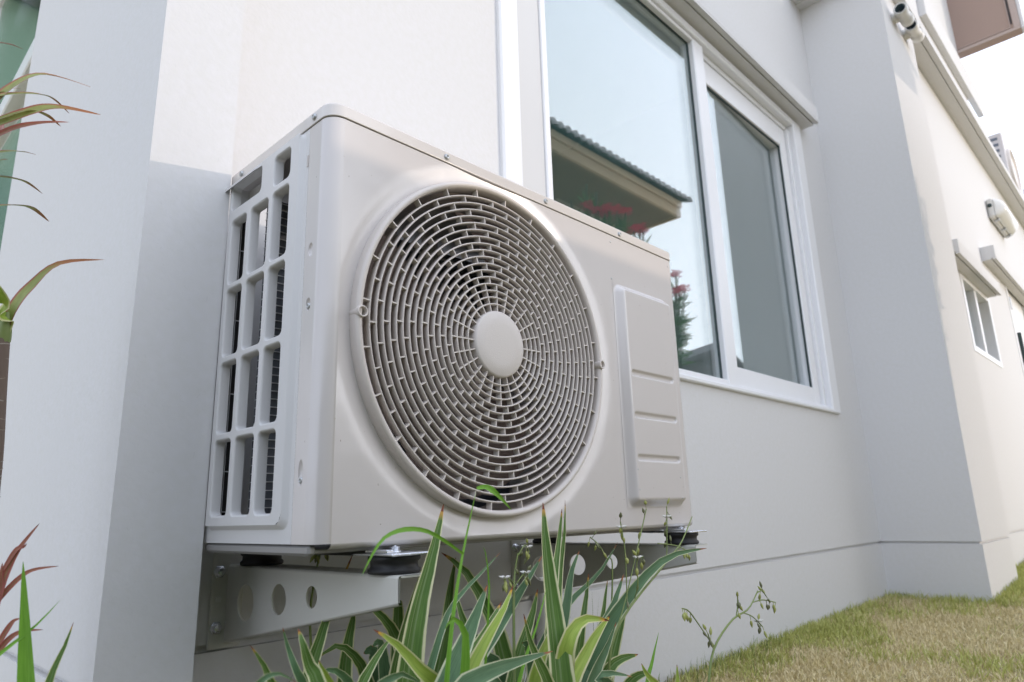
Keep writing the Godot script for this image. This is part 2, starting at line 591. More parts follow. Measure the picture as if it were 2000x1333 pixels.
func front_panel(u: Node3D):
	var R := 0.021
	var st := mb()
	# face, in rays from the fan hole to the border
	var outer := rect(Vector2(R, 0.0), Vector2(W - 0.006, H))
	var t := cuts(FC, outer, disc(FC, 0.239, 180))
	var rows := []
	for j in 15:
		var row := []
		for a in t:
			var i := FC + Vector2(cos(a), sin(a)) * 0.239
			var o := ray_poly(FC, a, outer)
			var f := float(j) / 14
			var q := i.lerp(o, pow(f, 1.6))
			row.append(Vector3(q.x, q.y, dish(q)))
		rows.append(row)
	loft(st, rows, true, Vector3.BACK)
	# rounded left corner and the strip that laps onto the side, right edge turned back
	var prof := []
	for k in 9:
		var a := PI / 2 * k / 8
		prof.append(Vector2(R - R * sin(a), -R + R * cos(a)))
	for yy in 1:
		var lo := []
		var hi := []
		for q in prof:
			lo.append(Vector3(q.x, 0, q.y)); hi.append(Vector3(q.x, H, q.y))
		loft(st, [lo, hi], false, Vector3(-1, 0, 1))
	var rt := [Vector2(W - 0.006, 0.0), Vector2(W - 0.002, -0.0015), Vector2(W, -0.006), Vector2(W, -0.05)]
	var lo2 := []
	var hi2 := []
	for q in rt:
		lo2.append(Vector3(q.x, 0, q.y)); hi2.append(Vector3(q.x, H, q.y))
	loft(st, [lo2, hi2], false, Vector3(1, 0, 1))
	# the lapped strip with its pressed screw seats
	var seats := [[0.351, 0.009], [0.280, 0.0085], [0.079, 0.015]]
	var zs := [-0.05, -R]
	var ys := [0.0, 0.18, 0.315, H]
	var order := [2, 1, 0]
	for k in 3:
		var s: Array = seats[order[k]]
		var c := Vector2(-0.0355, s[0])
		var hole := disc(c, 0.0055, 20, s[1])
		var o := rect(Vector2(zs[0], ys[k]), Vector2(zs[1], ys[k + 1]))
		ring_fill(st, c, o, hole, func(q): return Vector3(0, q.y, q.x), Vector3.LEFT)
		var bowl := []
		for f in [[1.0, 0.0], [0.85, 0.0014], [0.6, 0.0026], [0.3, 0.003]]:
			var row := []
			for q in hole:
				var w: Vector2 = c + (q - c) * f[0]
				row.append(Vector3(f[1], w.y, w.x))
			bowl.append(row)
		loft(st, bowl, true, Vector3.LEFT)
		fan_cap(st, bowl[-1], Vector3.LEFT)
	# lower lip turned under
	var lip := []
	for z in [[0.0, 0.0], [-0.002, -0.004], [-0.006, -0.006], [-0.02, -0.006]]:
		lip.append([Vector3(R, z[1], z[0]), Vector3(W - 0.004, z[1], z[0])])
	loft(st, lip, false, Vector3(0, -1, 1))
	obj("front_panel", st, M.paint, u)

func capsule_depth(q: Vector2, c: Vector2, half: float, r: float) -> float:
	var d := (q - Vector2(clampf(q.x, c.x - half, c.x + half), c.y)).length()
	return 1.0 - smoothstep(r * 0.35, r, d)

func cover(u: Node3D):   # raised service cover, pressed out of the sheet, with three slots
	var lo := Vector2(0.588, 0.029)
	var hi := Vector2(0.772, 0.432)
	var nx := 118
	var ny := 252
	var st := mb()
	var mid := (lo + hi) / 2
	var half := (hi - lo) / 2
	var z := []
	for j in ny + 1:
		var row := []
		for i in nx + 1:
			var q := lo + (hi - lo) * Vector2(float(i) / nx, float(j) / ny)
			var rr := 0.02
			var d := (q - mid).abs() - half + Vector2(rr, rr)
			var sd := d.max(Vector2.ZERO).length() + minf(maxf(d.x, d.y), 0.0) - rr
			var h := 0.0145 * smoothstep(0.0, 1.0, clampf(-sd / 0.0165, 0, 1))
			for s in [0.264, 0.1885, 0.114]:
				h -= 0.0042 * capsule_depth(q, Vector2(0.677, s), 0.064, 0.0062)
			row.append(Vector3(q.x, q.y, 0.0006 + h))
		z.append(row)
	loft(st, z, false, Vector3.BACK)
	var o := obj("service_cover", st, M.paint, u)
	for q in [[0.606, 0.094], [0.742, 0.082], [0.607, 0.06], [0.744, 0.045]]:
		var s := mb()
		lathe(s, Vector3(q[0], q[1], 0.0148), Vector3.BACK, [Vector2(0.0022, 0), Vector2(0.0014, 0.0008), Vector2(0.0003, 0.0009)], 8)
		obj("rivet", s, M.zinc_dull, o)

func screw(parent: Node3D, at: Vector3, d: Vector3, r: float, m: Material):
	var st := mb()
	lathe(st, at, d, [Vector2(r, 0), Vector2(r, r * 0.3), Vector2(r * 0.8, r * 0.65), Vector2(r * 0.35, r * 0.8), Vector2(r * 0.33, r * 0.4), Vector2(r * 0.02, r * 0.35)], 14)
	obj("screw", st, m, parent)

func lid(u: Node3D):
	var st := mb()
	var e := 0.0016
	var rows := []
	var outline := func(grow: float, y: float) -> Array:
		var out := []
		var rf := 0.021 + grow
		var x0 := -grow
		var x1 := W + grow
		var z0 := -D - grow
		var z1 := grow
		for q in [[x1 - 0.008, z1 - 0.008, 0.0, 0.008], [x0 + rf, z1 - rf, PI / 2, rf], [x0 + 0.008, z0 + 0.008, PI, 0.008], [x1 - 0.008, z0 + 0.008, PI * 1.5, 0.008]]:
			for k in 9:
				var a: float = q[2] + PI / 2 * k / 8
				out.append(Vector3(q[0] + cos(a) * q[3], y, q[1] + sin(a) * q[3]))
		return out
	rows.append(outline.call(e - 0.003, H + 0.0014))
	rows.append(outline.call(e - 0.0006, H + 0.0014))
	rows.append(outline.call(e, H + 0.0020))
	rows.append(outline.call(e, H + 0.0026))
	rows.append(outline.call(e, H + 0.0166))
	rows.append(outline.call(e, H + 0.0174))
	rows.append(outline.call(e - 0.0007, H + 0.0191))
	rows.append(outline.call(e - 0.0023, H + 0.0200))
	rows.append(outline.call(e - 0.0033, H + 0.0202))
	loft(st, rows)
	fan_cap(st, rows[-1], Vector3.UP)
	fan_cap(st, rows[0], Vector3.DOWN)
	var o := obj("lid", st, M.lid, u)
	for x in [0.19, 0.408, 0.619]: screw(o, Vector3(x, 0.534, 0.0014), Vector3.BACK, 0.0046, M.zinc_dull)
	for z in [-0.037, -0.247]: screw(o, Vector3(-0.0014, 0.535, z), Vector3.LEFT, 0.0046, M.zinc_dull)

func side_grille(u: Node3D):
	var st := mb()
	var X := -0.006
	var pl := func(q): return Vector3(X, q.y, q.x)
	var base := func(q): return Vector3(0.0, q.y, q.x)
	# plain border with the raised field in it
	var lo := Vector2(-0.272, 0.022)
	var hi := Vector2(-0.066, 0.5235)
	var field := round_rect(lo, hi, 0.012)
	var foot := []
	for q in field: foot.append(q + Vector2(0.008 if q.x > -0.1 else -0.004, -0.006 if q.y < 0.2 else 0.0006))
	ring_fill(st, (lo + hi) / 2, rect(Vector2(-D, 0.0), Vector2(-0.0502, H)), foot, base, Vector3.LEFT)
	var up := []
	for f in [[0.0, 0.0], [0.25, 0.15], [0.75, 0.85], [1.0, 1.0]]:
		var row := []
		for k in field.size():
			var q: Vector2 = foot[k].lerp(field[k], f[0])
			row.append(Vector3(X * f[1], q.y, q.x))
		up.append(row)
	loft(st, up, true, Vector3.LEFT)
	# cells of the raised field, each with a rounded opening
	var cz := [lo.x, -0.2055, -0.140, hi.x]
	var holes := [[-0.260, -0.2125], [-0.1985, -0.1465], [-0.1335, -0.0895]]
	var cy := [lo.y, 0.139, 0.248, 0.356, 0.4645, hi.y]
	var hy := [[0.0345, 0.134], [0.144, 0.243], [0.253, 0.352], [0.361, 0.4595], [0.4705, 0.5135]]
	var cells := []
	for j in 5:
		for i in 3:
			if j == 4 and i < 2: continue
			cells.append([Vector2(cz[i], cy[j]), Vector2(cz[i + 1], cy[j + 1]), Vector2(holes[i][0], hy[j][0]), Vector2(holes[i][1], hy[j][1])])
	cells.append([Vector2(cz[0], cy[4]), Vector2(-0.160, cy[5]), Vector2(-0.265, 0.4785), Vector2(-0.172, 0.5185)])
	cells.append([Vector2(-0.160, cy[4]), Vector2(cz[2], cy[5]), Vector2.ZERO, Vector2.ZERO])
	for c in cells:
		var oc := rect(c[0], c[1])
		if c[0].x < lo.x + 1e-5 and c[0].y < lo.y + 1e-5: pass
		if c[2] == Vector2.ZERO:
			flat(st)
			quad(st, pl.call(oc[0]), pl.call(oc[1]), pl.call(oc[2]), pl.call(oc[3]), Vector3.LEFT)
			continue
		var r := 0.007
		var g := 0.0022
		var mouth := round_rect(c[2] - Vector2(g, g), c[3] + Vector2(g, g), r + g)
		# the corner cells follow the rounded border of the field
		var edge := oc
		if c[1].x > hi.x - 1e-5 and c[0].y < lo.y + 1e-5:
			edge = [Vector2(hi.x, c[1].y), Vector2(lo.x if c[0].x < lo.x + 1e-5 else c[0].x, c[1].y), Vector2(c[0].x, lo.y), Vector2(hi.x - 0.012, lo.y), Vector2(hi.x - 0.0035, lo.y + 0.0035), Vector2(hi.x, lo.y + 0.012)]
		ring_fill(st, (c[2] + c[3]) / 2, edge, mouth, pl, Vector3.LEFT)
		var rows := []
		for f in [[g, 0.0], [g * 0.45, 0.0006], [0.0, 0.0024], [-0.0008, 0.0135]]:
			var row := []
			for q in round_rect(c[2] - Vector2(f[0], f[0]), c[3] + Vector2(f[0], f[0]), r + f[0]):
				row.append(Vector3(X + f[1], q.y, q.x))
			rows.append(row)
		rows.reverse()
		soft(st)
		var m2: Vector2 = (c[2] + c[3]) / 2
		for a in rows.size() - 1:
			for k in rows[a].size():
				var l: int = (k + 1) % rows[a].size()
				var mid: Vector3 = (rows[a][k] + rows[a][l]) / 2
				quad(st, rows[a][k], rows[a + 1][k], rows[a + 1][l], rows[a][l], Vector3(-0.02, m2.y - mid.y, m2.x - mid.z))
	var o := obj("side_grille", st, M.plastic, u)
	# handle: a pocket and the hood over it
	var hs := mb(false)
	quad(hs, Vector3(0.0275, 0.4785, -0.268), Vector3(0.0275, 0.4785, -0.17), Vector3(0.02, 0.52, -0.17), Vector3(0.02, 0.52, -0.268), Vector3.LEFT)
	quad(hs, Vector3(0.0275, 0.4785, -0.268), Vector3(0.0275, 0.4785, -0.17), Vector3(-0.004, 0.4785, -0.17), Vector3(-0.004, 0.4785, -0.268), Vector3.UP)
	quad(hs, Vector3(0.0275, 0.478, -0.17), Vector3(0.02, 0.52, -0.17), Vector3(-0.004, 0.52, -0.17), Vector3(-0.004, 0.478, -0.17), Vector3.FORWARD)
	quad(hs, Vector3(0.0275, 0.478, -0.268), Vector3(0.02, 0.52, -0.268), Vector3(-0.004, 0.52, -0.268), Vector3(-0.004, 0.478, -0.268), Vector3.BACK)
	var hood := [Vector3(-0.0055, 0.5215, -0.283), Vector3(-0.0055, 0.5215, -0.172), Vector3(-0.0115, 0.5165, -0.186), Vector3(-0.0125, 0.5155, -0.283)]
	var under := []
	for q in hood: under.append(q - Vector3(0, 0.0035, 0))
	quad(hs, hood[0], hood[1], hood[2], hood[3], Vector3.UP)
	quad(hs, under[0], under[1], under[2], under[3], Vector3.DOWN)
	for k in 4: quad(hs, hood[k], hood[(k + 1) % 4], under[(k + 1) % 4], under[k], (hood[k] + hood[(k + 1) % 4]) / 2 - Vector3(-0.01, 0.517, -0.23))
	obj("handle", hs, M.plastic, o)
	var slot := box(Vector3(-0.0008, 0.470, -0.0535), Vector3(0.004, 0.486, -0.0500), 0.0)
	obj("latch_slot", slot, M.inner, o)

func ring_shape(r: float, w: float, z0: float, z1: float, n: int) -> SurfaceTool:
	var st := mb()
	var h := w / 2
	lathe(st, Vector3(FC.x, FC.y, 0), Vector3.BACK, [Vector2(r - h * 1.2, z0), Vector2(r - h, z1 - h), Vector2(r - h * 0.5, z1 - h * 0.2), Vector2(r + h * 0.5, z1 - h * 0.2), Vector2(r + h, z1 - h), Vector2(r + h * 1.2, z0), Vector2(r - h * 1.2, z0)], n)
	return st

func fan_grille(u: Node3D):
	var g := Node3D.new()
	g.name = "fan_grille"
	u.add_child(g)
	var c := Vector3(FC.x, FC.y, 0)
	var st := mb()
	var bead := []
	bead.append(Vector2(0.2348, -0.010))
	for k in 11:
		var a := PI - PI * k / 10
		bead.append(Vector2(0.2398 + cos(a) * 0.0048, 0.0056 + sin(a) * 0.0062))
	bead.append(Vector2(0.2450, -0.0047))
	lathe(st, c, Vector3.BACK, bead, 144)
	obj("outer_ring", st, M.grille, g)
	var n := 17
	var r0 := 0.0500
	var pitch := (0.2342 - r0) / (n + 1)
	for k in n:
		obj("ring", ring_shape(r0 + pitch * (k + 1), 0.0023, -0.0035, 0.0078, 108), M.grille, g)
	# short ribs between neighbouring rings, staggered
	var rb := mb(false)
	for k in n + 1:
		var ra := r0 + pitch * k + (0.001 if k else -0.002)
		var rc := r0 + pitch * (k + 1) - 0.001 + (0.002 if k == n else 0.0)
		var shift := 0.0
		if k > 2: shift = 0.5 * ((k - 3) % 2) + 0.04 * (k - 3)
		for j in 24:
			var a := TAU * (j + shift) / 24 + PI / 2 + 0.02
			var d := Vector3(cos(a), sin(a), 0)
			var t := Vector3(-sin(a), cos(a), 0) * 0.0011
			flat(rb)
			var q := []
			for z in [-0.0025, 0.0070]:
				for s in [-1.0, 1.0]:
					q.append(c + d * ra + t * s * (1.15 if z < 0 else 0.8) + Vector3(0, 0, z))
					q.append(c + d * rc + t * s * (1.15 if z < 0 else 0.8) + Vector3(0, 0, z))
			quad(rb, q[4], q[5], q[7], q[6], Vector3.BACK)
			quad(rb, q[0], q[1], q[5], q[4], -t)
			quad(rb, q[2], q[3], q[7], q[6], t)
			quad(rb, q[0], q[1], q[3], q[2], Vector3.FORWARD)
	tag(obj("ribs", rb, M.grille, g), "", "", "", "stuff")
	var hub := mb()
	lathe(hub, c, Vector3.BACK, [Vector2(0.0495, -0.004), Vector2(0.0495, 0.0075), Vector2(0.0487, 0.0098), Vector2(0.0468, 0.0112), Vector2(0.03, 0.0124), Vector2(0.012, 0.0128), Vector2(0.0, 0.0128)], 72)
	obj("hub_cap", hub, M.hub, g)
	for q in [[0.0455, 0.269], [0.5225, 0.2665]]:
		var b := mb()
		lathe(b, Vector3(q[0], q[1], 0), Vector3.BACK, [Vector2(0.0074, -0.009), Vector2(0.0074, 0.0136), Vector2(0.0073, 0.0145), Vector2(0.0068, 0.0150), Vector2(0.0058, 0.0150), Vector2(0.0054, 0.0146), Vector2(0.0053, 0.014), Vector2(0.0052, 0.005), Vector2(0.0051, 0.0045), Vector2(0.0, 0.0045)], 24)
		var boss := obj("screw_boss", b, M.grille, g)
		screw(boss, Vector3(q[0], q[1], 0.0045), Vector3.BACK, 0.0036, M.zinc_dull)

func inside_of_unit(u: Node3D):
	var c := Vector3(FC.x, FC.y, 0)
	var st := mb()
	lathe(st, c, Vector3.BACK, [Vector2(0.240, -0.0088), Vector2(0.236, -0.012), Vector2(0.233, -0.022), Vector2(0.232, -0.075), Vector2(0.233, -0.085)], 96)
	obj("fan_shroud", st, M.shroud, u)
	var fan := mb()
	lathe(fan, c, Vector3.BACK, [Vector2(0.05, -0.125), Vector2(0.055, -0.06), Vector2(0.05, -0.05), Vector2(0.0, -0.047)], 48)
	var f := obj("fan_hub", fan, M.blade, u)
	for b in 3:
		var bl := mb()
		var rows := []
		for i in 9:
			var r := lerpf(0.052, 0.218, float(i) / 8)
			var row := []
			for k in 11:
				var s := float(k) / 10
				var a := TAU * b / 3 + 0.62 + (s - 0.5) * lerpf(1.15, 1.7, float(i) / 8) + pow(float(i) / 8, 2.0) * 0.35
				row.append(c + Vector3(cos(a) * r, sin(a) * r, -0.105 + s * 0.07 - 0.014 * sin(PI * s)))
			rows.append(row)
		loft(bl, rows, false, Vector3.BACK)
		obj("fan_blade", bl, M.blade, f)
	# motor on its stay, coil, partition, base
	var mo := mb()
	lathe(mo, c + Vector3(0, 0, -0.2), Vector3.BACK, [Vector2(0.0, 0.0), Vector2(0.045, 0.0), Vector2(0.048, 0.01), Vector2(0.048, 0.06), Vector2(0.02, 0.07)], 32)
	bx(mo, Vector3(FC.x - 0.06, 0.01, -0.212), Vector3(FC.x - 0.03, H - 0.01, -0.202), 0.001)
	bx(mo, Vector3(FC.x + 0.03, 0.01, -0.212), Vector3(FC.x + 0.06, H - 0.01, -0.202), 0.001)
	obj("fan_motor", mo, M.inner, u)
	var co := box(Vector3(0.054, 0.012, -0.276), Vector3(0.56, H - 0.012, -0.251), 0.001)
	var coil := obj("coil", co, M.coil, u)
	var fin := mb(false)
	for k in 42:
		var y := 0.02 + 0.0119 * k
		bx(fin, Vector3(0.0525, y, -0.274), Vector3(0.0545, y + 0.0013, -0.2485), 0.0)
		bx(fin, Vector3(0.054, y, -0.2505), Vector3(0.2, y + 0.0013, -0.2485), 0.0)
	tag(obj("coil_tubes", fin, M.wire, coil), "", "", "", "stuff")
	obj("partition", box(Vector3(0.562, 0.004, -D + 0.004), Vector3(0.566, H - 0.004, -0.015)), M.inner, u)
	obj("right_panel", box(Vector3(W - 0.004, 0.0, -D), Vector3(W - 0.0006, H, -0.051), 0.001), M.paint, u)
	obj("rear_panel", box(Vector3(0.567, 0.0, -D), Vector3(W - 0.005, H, -D + 0.003), 0.0), M.paint, u)
	var post := box(Vector3(0.004, 0.0, -D + 0.0005), Vector3(0.0255, H - 0.03, -D + 0.005), 0.001)
	var ps := obj("rear_corner_post", post, M.dark, u)
	var gw := mb()
	for x in [0.010, 0.017]: tube(gw, [Vector3(x, 0.01, -D + 0.009), Vector3(x, H - 0.04, -D + 0.009)], 0.0009, 6)
	for k in 8: tube(gw, [Vector3(0.005, 0.04 + 0.055 * k, -D + 0.0105), Vector3(0.024, 0.04 + 0.055 * k, -D + 0.0105)], 0.0008, 6)
	obj("guard_wires", gw, M.wire, ps)
	var bp := mb(false)
	bx(bp, Vector3(0.005, -0.0105, -D + 0.004), Vector3(W - 0.005, -0.0055, -0.016), 0.001)
	bx(bp, Vector3(0.0015, -0.0125, -D + 0.001), Vector3(0.012, -0.0005, -0.014), 0.003)
	obj("base_pan", bp, M.pan, u)

func feet(u: Node3D):
	for x in [0.109, 0.757]:
		for front in [false, true]:
			var st := mb(false)
			var z0 := -0.372 if not front else -0.075
			var z1 := -0.262 if not front else 0.034
			# pressed plate: flat at the toe, rising under the pan
			var toe := z0 if not front else z1
			var heel := z1 if not front else z0
			var a := [Vector3(x - 0.034, -0.0135, toe), Vector3(x + 0.034, -0.0135, toe), Vector3(x + 0.034, -0.0135, lerpf(toe, heel, 0.72)), Vector3(x - 0.034, -0.0135, lerpf(toe, heel, 0.72))]
			bx(st, Vector3(x - 0.031, -0.0165, minf(toe, lerpf(toe, heel, 0.75))), Vector3(x + 0.031, -0.0135, maxf(toe, lerpf(toe, heel, 0.75))), 0.0012)
			quad(st, a[3] + Vector3(0, -0.003, 0), a[2] + Vector3(0, -0.003, 0), Vector3(x + 0.06, -0.012, heel), Vector3(x - 0.09, -0.012, heel), Vector3.DOWN)
			bx(st, Vector3(x - 0.03, -0.0134, lerpf(toe, heel, 0.1)), Vector3(x - 0.02, -0.0095, lerpf(toe, heel, 0.5)), 0.001)
			var f := obj("mounting_foot", st, M.zinc if front else M.dark, u)
			var cz := lerpf(toe, heel, 0.34)
			var pad := mb()
			lathe(pad, Vector3(x, -0.0373, cz), Vector3.UP, [Vector2(0.0, 0.0), Vector2(0.0295, 0.0), Vector2(0.031, 0.0015), Vector2(0.031, 0.005), Vector2(0.028, 0.0075), Vector2(0.028, 0.013), Vector2(0.031, 0.0155), Vector2(0.031, 0.019), Vector2(0.0295, 0.0207), Vector2(0.0, 0.0207)], 36)
			obj("rubber_pad", pad, M.rubber, f)
			var nut := mb(false)
			lathe(nut, Vector3(x, -0.0134, cz), Vector3.UP, [Vector2(0.0095, 0.0), Vector2(0.0095, 0.0012), Vector2(0.0068, 0.0012), Vector2(0.0068, 0.006), Vector2(0.0032, 0.006), Vector2(0.0032, 0.0075), Vector2(0.0, 0.0075)], 6)
			obj("nut", nut, M.zinc, f)

func outdoor_unit():
	var u := thing("air_conditioner", "beige outdoor air conditioner with a fan grille on the wall below the big window", "air conditioner", Vector3(W / 2, 0, -D / 2))
	front_panel(u)
	cover(u)
	lid(u)
	side_grille(u)
	fan_grille(u)
	inside_of_unit(u)
	feet(u)
	for q in [[-0.0355, 0.278], [-0.0345, 0.07]]: screw(u, Vector3(0.0022, q[1], q[0]), Vector3.LEFT, 0.0042, M.zinc_dull)
	for q in [[0.59, 0.511], [0.788, 0.511], [0.586, 0.4385]]:
		var s := mb()
		lathe(s, Vector3(q[0], q[1], 0.0004), Vector3.BACK, [Vector2(0.0022, 0), Vector2(0.0013, 0.0008), Vector2(0.0002, 0.0009)], 8)
		obj("rivet", s, M.zinc_dull, u)

func wall_bracket(x: float, label: String):
	var p := thing("wall_bracket", label, "bracket", Vector3(x, -0.09, -0.4), "steel brackets that carry the air conditioner")
	var fl := mb(false)
	bx(fl, Vector3(x - 0.024, -0.157, -0.3997), Vector3(x + 0.026, -0.012, -0.3965), 0.0012)
	obj("wall_plate", fl, M.bracket, p)
	# tapered web with three round holes, thickness 2.5 mm
	var st := mb()
	var z0 := -0.3962
	var z1 := 0.036
	var top := -0.0405
	var bot := func(z: float) -> float: return lerpf(-0.1475, -0.066, (z - z0) / (z1 - z0))
	var hz := [[-0.333, -0.089, 0.0255], [-0.2345, -0.0785, 0.0203], [-0.1485, -0.0705, 0.0138]]
	var cut := [z0, -0.284, -0.187, -0.112, z1]
	for k in 4:
		var a: float = cut[k]
		var b: float = cut[k + 1]
		var outer := [Vector2(b, top), Vector2(a, top), Vector2(a, bot.call(a)), Vector2(b, bot.call(b))]
		for s in [0.0, 0.0026]:
			var pl := func(q): return Vector3(x + s, q.y, q.x)
			var out := Vector3.LEFT if s == 0.0 else Vector3.RIGHT
			if k < 3:
				ring_fill(st, Vector2(hz[k][0], hz[k][1]), outer, disc(Vector2(hz[k][0], hz[k][1]), hz[k][2], 28), pl, out)
			else:
				flat(st)
				quad(st, pl.call(outer[0]), pl.call(outer[1]), pl.call(outer[2]), pl.call(outer[3]), out)
		if k < 3:
			var r1 := []
			var r2 := []
			for q in disc(Vector2(hz[k][0], hz[k][1]), hz[k][2], 28):
				r1.append(Vector3(x, q.y, q.x)); r2.append(Vector3(x + 0.0026, q.y, q.x))
			loft(st, [r1, r2])
	# turned flanges: broad on top, narrow along the sloping foot
	var t1 := [Vector3(x, top, z0), Vector3(x + 0.0012, top + 0.0022, z0), Vector3(x + 0.004, top + 0.003, z0), Vector3(x + 0.046, top + 0.003, z0)]
	var t2 := []
	var b1 := []
	var b2 := []
	for q in t1:
		t2.append(Vector3(q.x, q.y, z1))
		var off := Vector3(minf(q.x - x, 0.016), -(q.y - top), 0)
		b1.append(Vector3(x, bot.call(z0), z0) + off)
		b2.append(Vector3(x, bot.call(z1), z1) + off)
	loft(st, [t1, t2], false, Vector3(-0.3, 1, 0))
	loft(st, [b1, b2], false, Vector3(-0.3, -1, 0))
	var lip := mb(false)
	bx(lip, Vector3(x + 0.004, top + 0.0004, z0), Vector3(x + 0.046, top + 0.0026, z1 - 0.0002), 0.0)
	obj("arm", st, M.bracket, p)
	obj("top_flange", lip, M.bracket, p)
	for y in [-0.047, -0.127]:
		var bo := mb(false)
		lathe(bo, Vector3(x - 0.0135, y, -0.3965), Vector3.BACK, [Vector2(0.0095, 0.0), Vector2(0.0095, 0.0018), Vector2(0.0068, 0.0018), Vector2(0.0068, 0.0085), Vector2(0.0055, 0.0095), Vector2(0.0, 0.0095)], 6)
		obj("bolt", bo, M.zinc, p)
	var pl2 := mb(false)
	bx(pl2, Vector3(x - 0.018, -0.091, -0.3965), Vector3(x - 0.009, -0.083, -0.393), 0.001)
	obj("spare_anchor", pl2, M.pvc, p)

# ---------------------------------------------------------------- the house
const ZM := -0.40    # face of the main wall
const GY := -0.155   # middle of the plinth groove

# a wall block with the plinth groove cut in its faces: solid below and above, set back between
func grooved(st: SurfaceTool, lo: Vector3, hi: Vector3, inset_x0: float, inset_z1: float, gy := GY):
	bx(st, Vector3(lo.x, lo.y, lo.z), Vector3(hi.x, gy - 0.0055, hi.z), 0.0)
	bx(st, Vector3(lo.x + inset_x0, gy - 0.0055, lo.z), Vector3(hi.x, gy + 0.0055, hi.z - inset_z1), 0.0)
	bx(st, Vector3(lo.x, gy + 0.0055, lo.z), Vector3(hi.x, hi.y, hi.z), 0.0)

func hood(h: Node3D, lo: Vector3, hi: Vector3, label := ""):
	var st := mb(false)
	var zg := lo.z + (hi.z - lo.z) * 0.72
	bx(st, Vector3(lo.x, lo.y, lo.z), Vector3(hi.x, lo.y + 0.01, zg - 0.0035), 0.0)
	bx(st, Vector3(lo.x, lo.y, zg + 0.0035), Vector3(hi.x, lo.y + 0.01, hi.z), 0.0)
	bx(st, Vector3(lo.x, lo.y + 0.01, lo.z), Vector3(hi.x, hi.y, hi.z), 0.002)
	var o := obj("window_hood", st, M.wall, h)
	if label: o.set_meta("label", label)

# a double-glazed pane: two sheets with a gap between, the thin axis being the one along which a and b are nearest
func pane(parent: Node3D, called: String, a: Vector3, b: Vector3):
	var st := mb(false)
	bx(st, a, b)
	var off := Vector3(0.016, 0, 0) if absf(a.x - b.x) < 0.02 else Vector3(0, 0, -0.016)
	bx(st, a + off, b + off)
	obj(called, st, M.glass, parent)
	if absf(a.z - b.z) < 0.02 and a.x < 2.7:
		var fs := mb(false)
		quad(fs, Vector3(a.x, a.y, b.z + 0.001), Vector3(b.x, a.y, b.z + 0.001), Vector3(b.x, b.y, b.z + 0.001), Vector3(a.x, b.y, b.z + 0.001), Vector3.BACK)
		obj("solar_film", fs, M.film, parent)

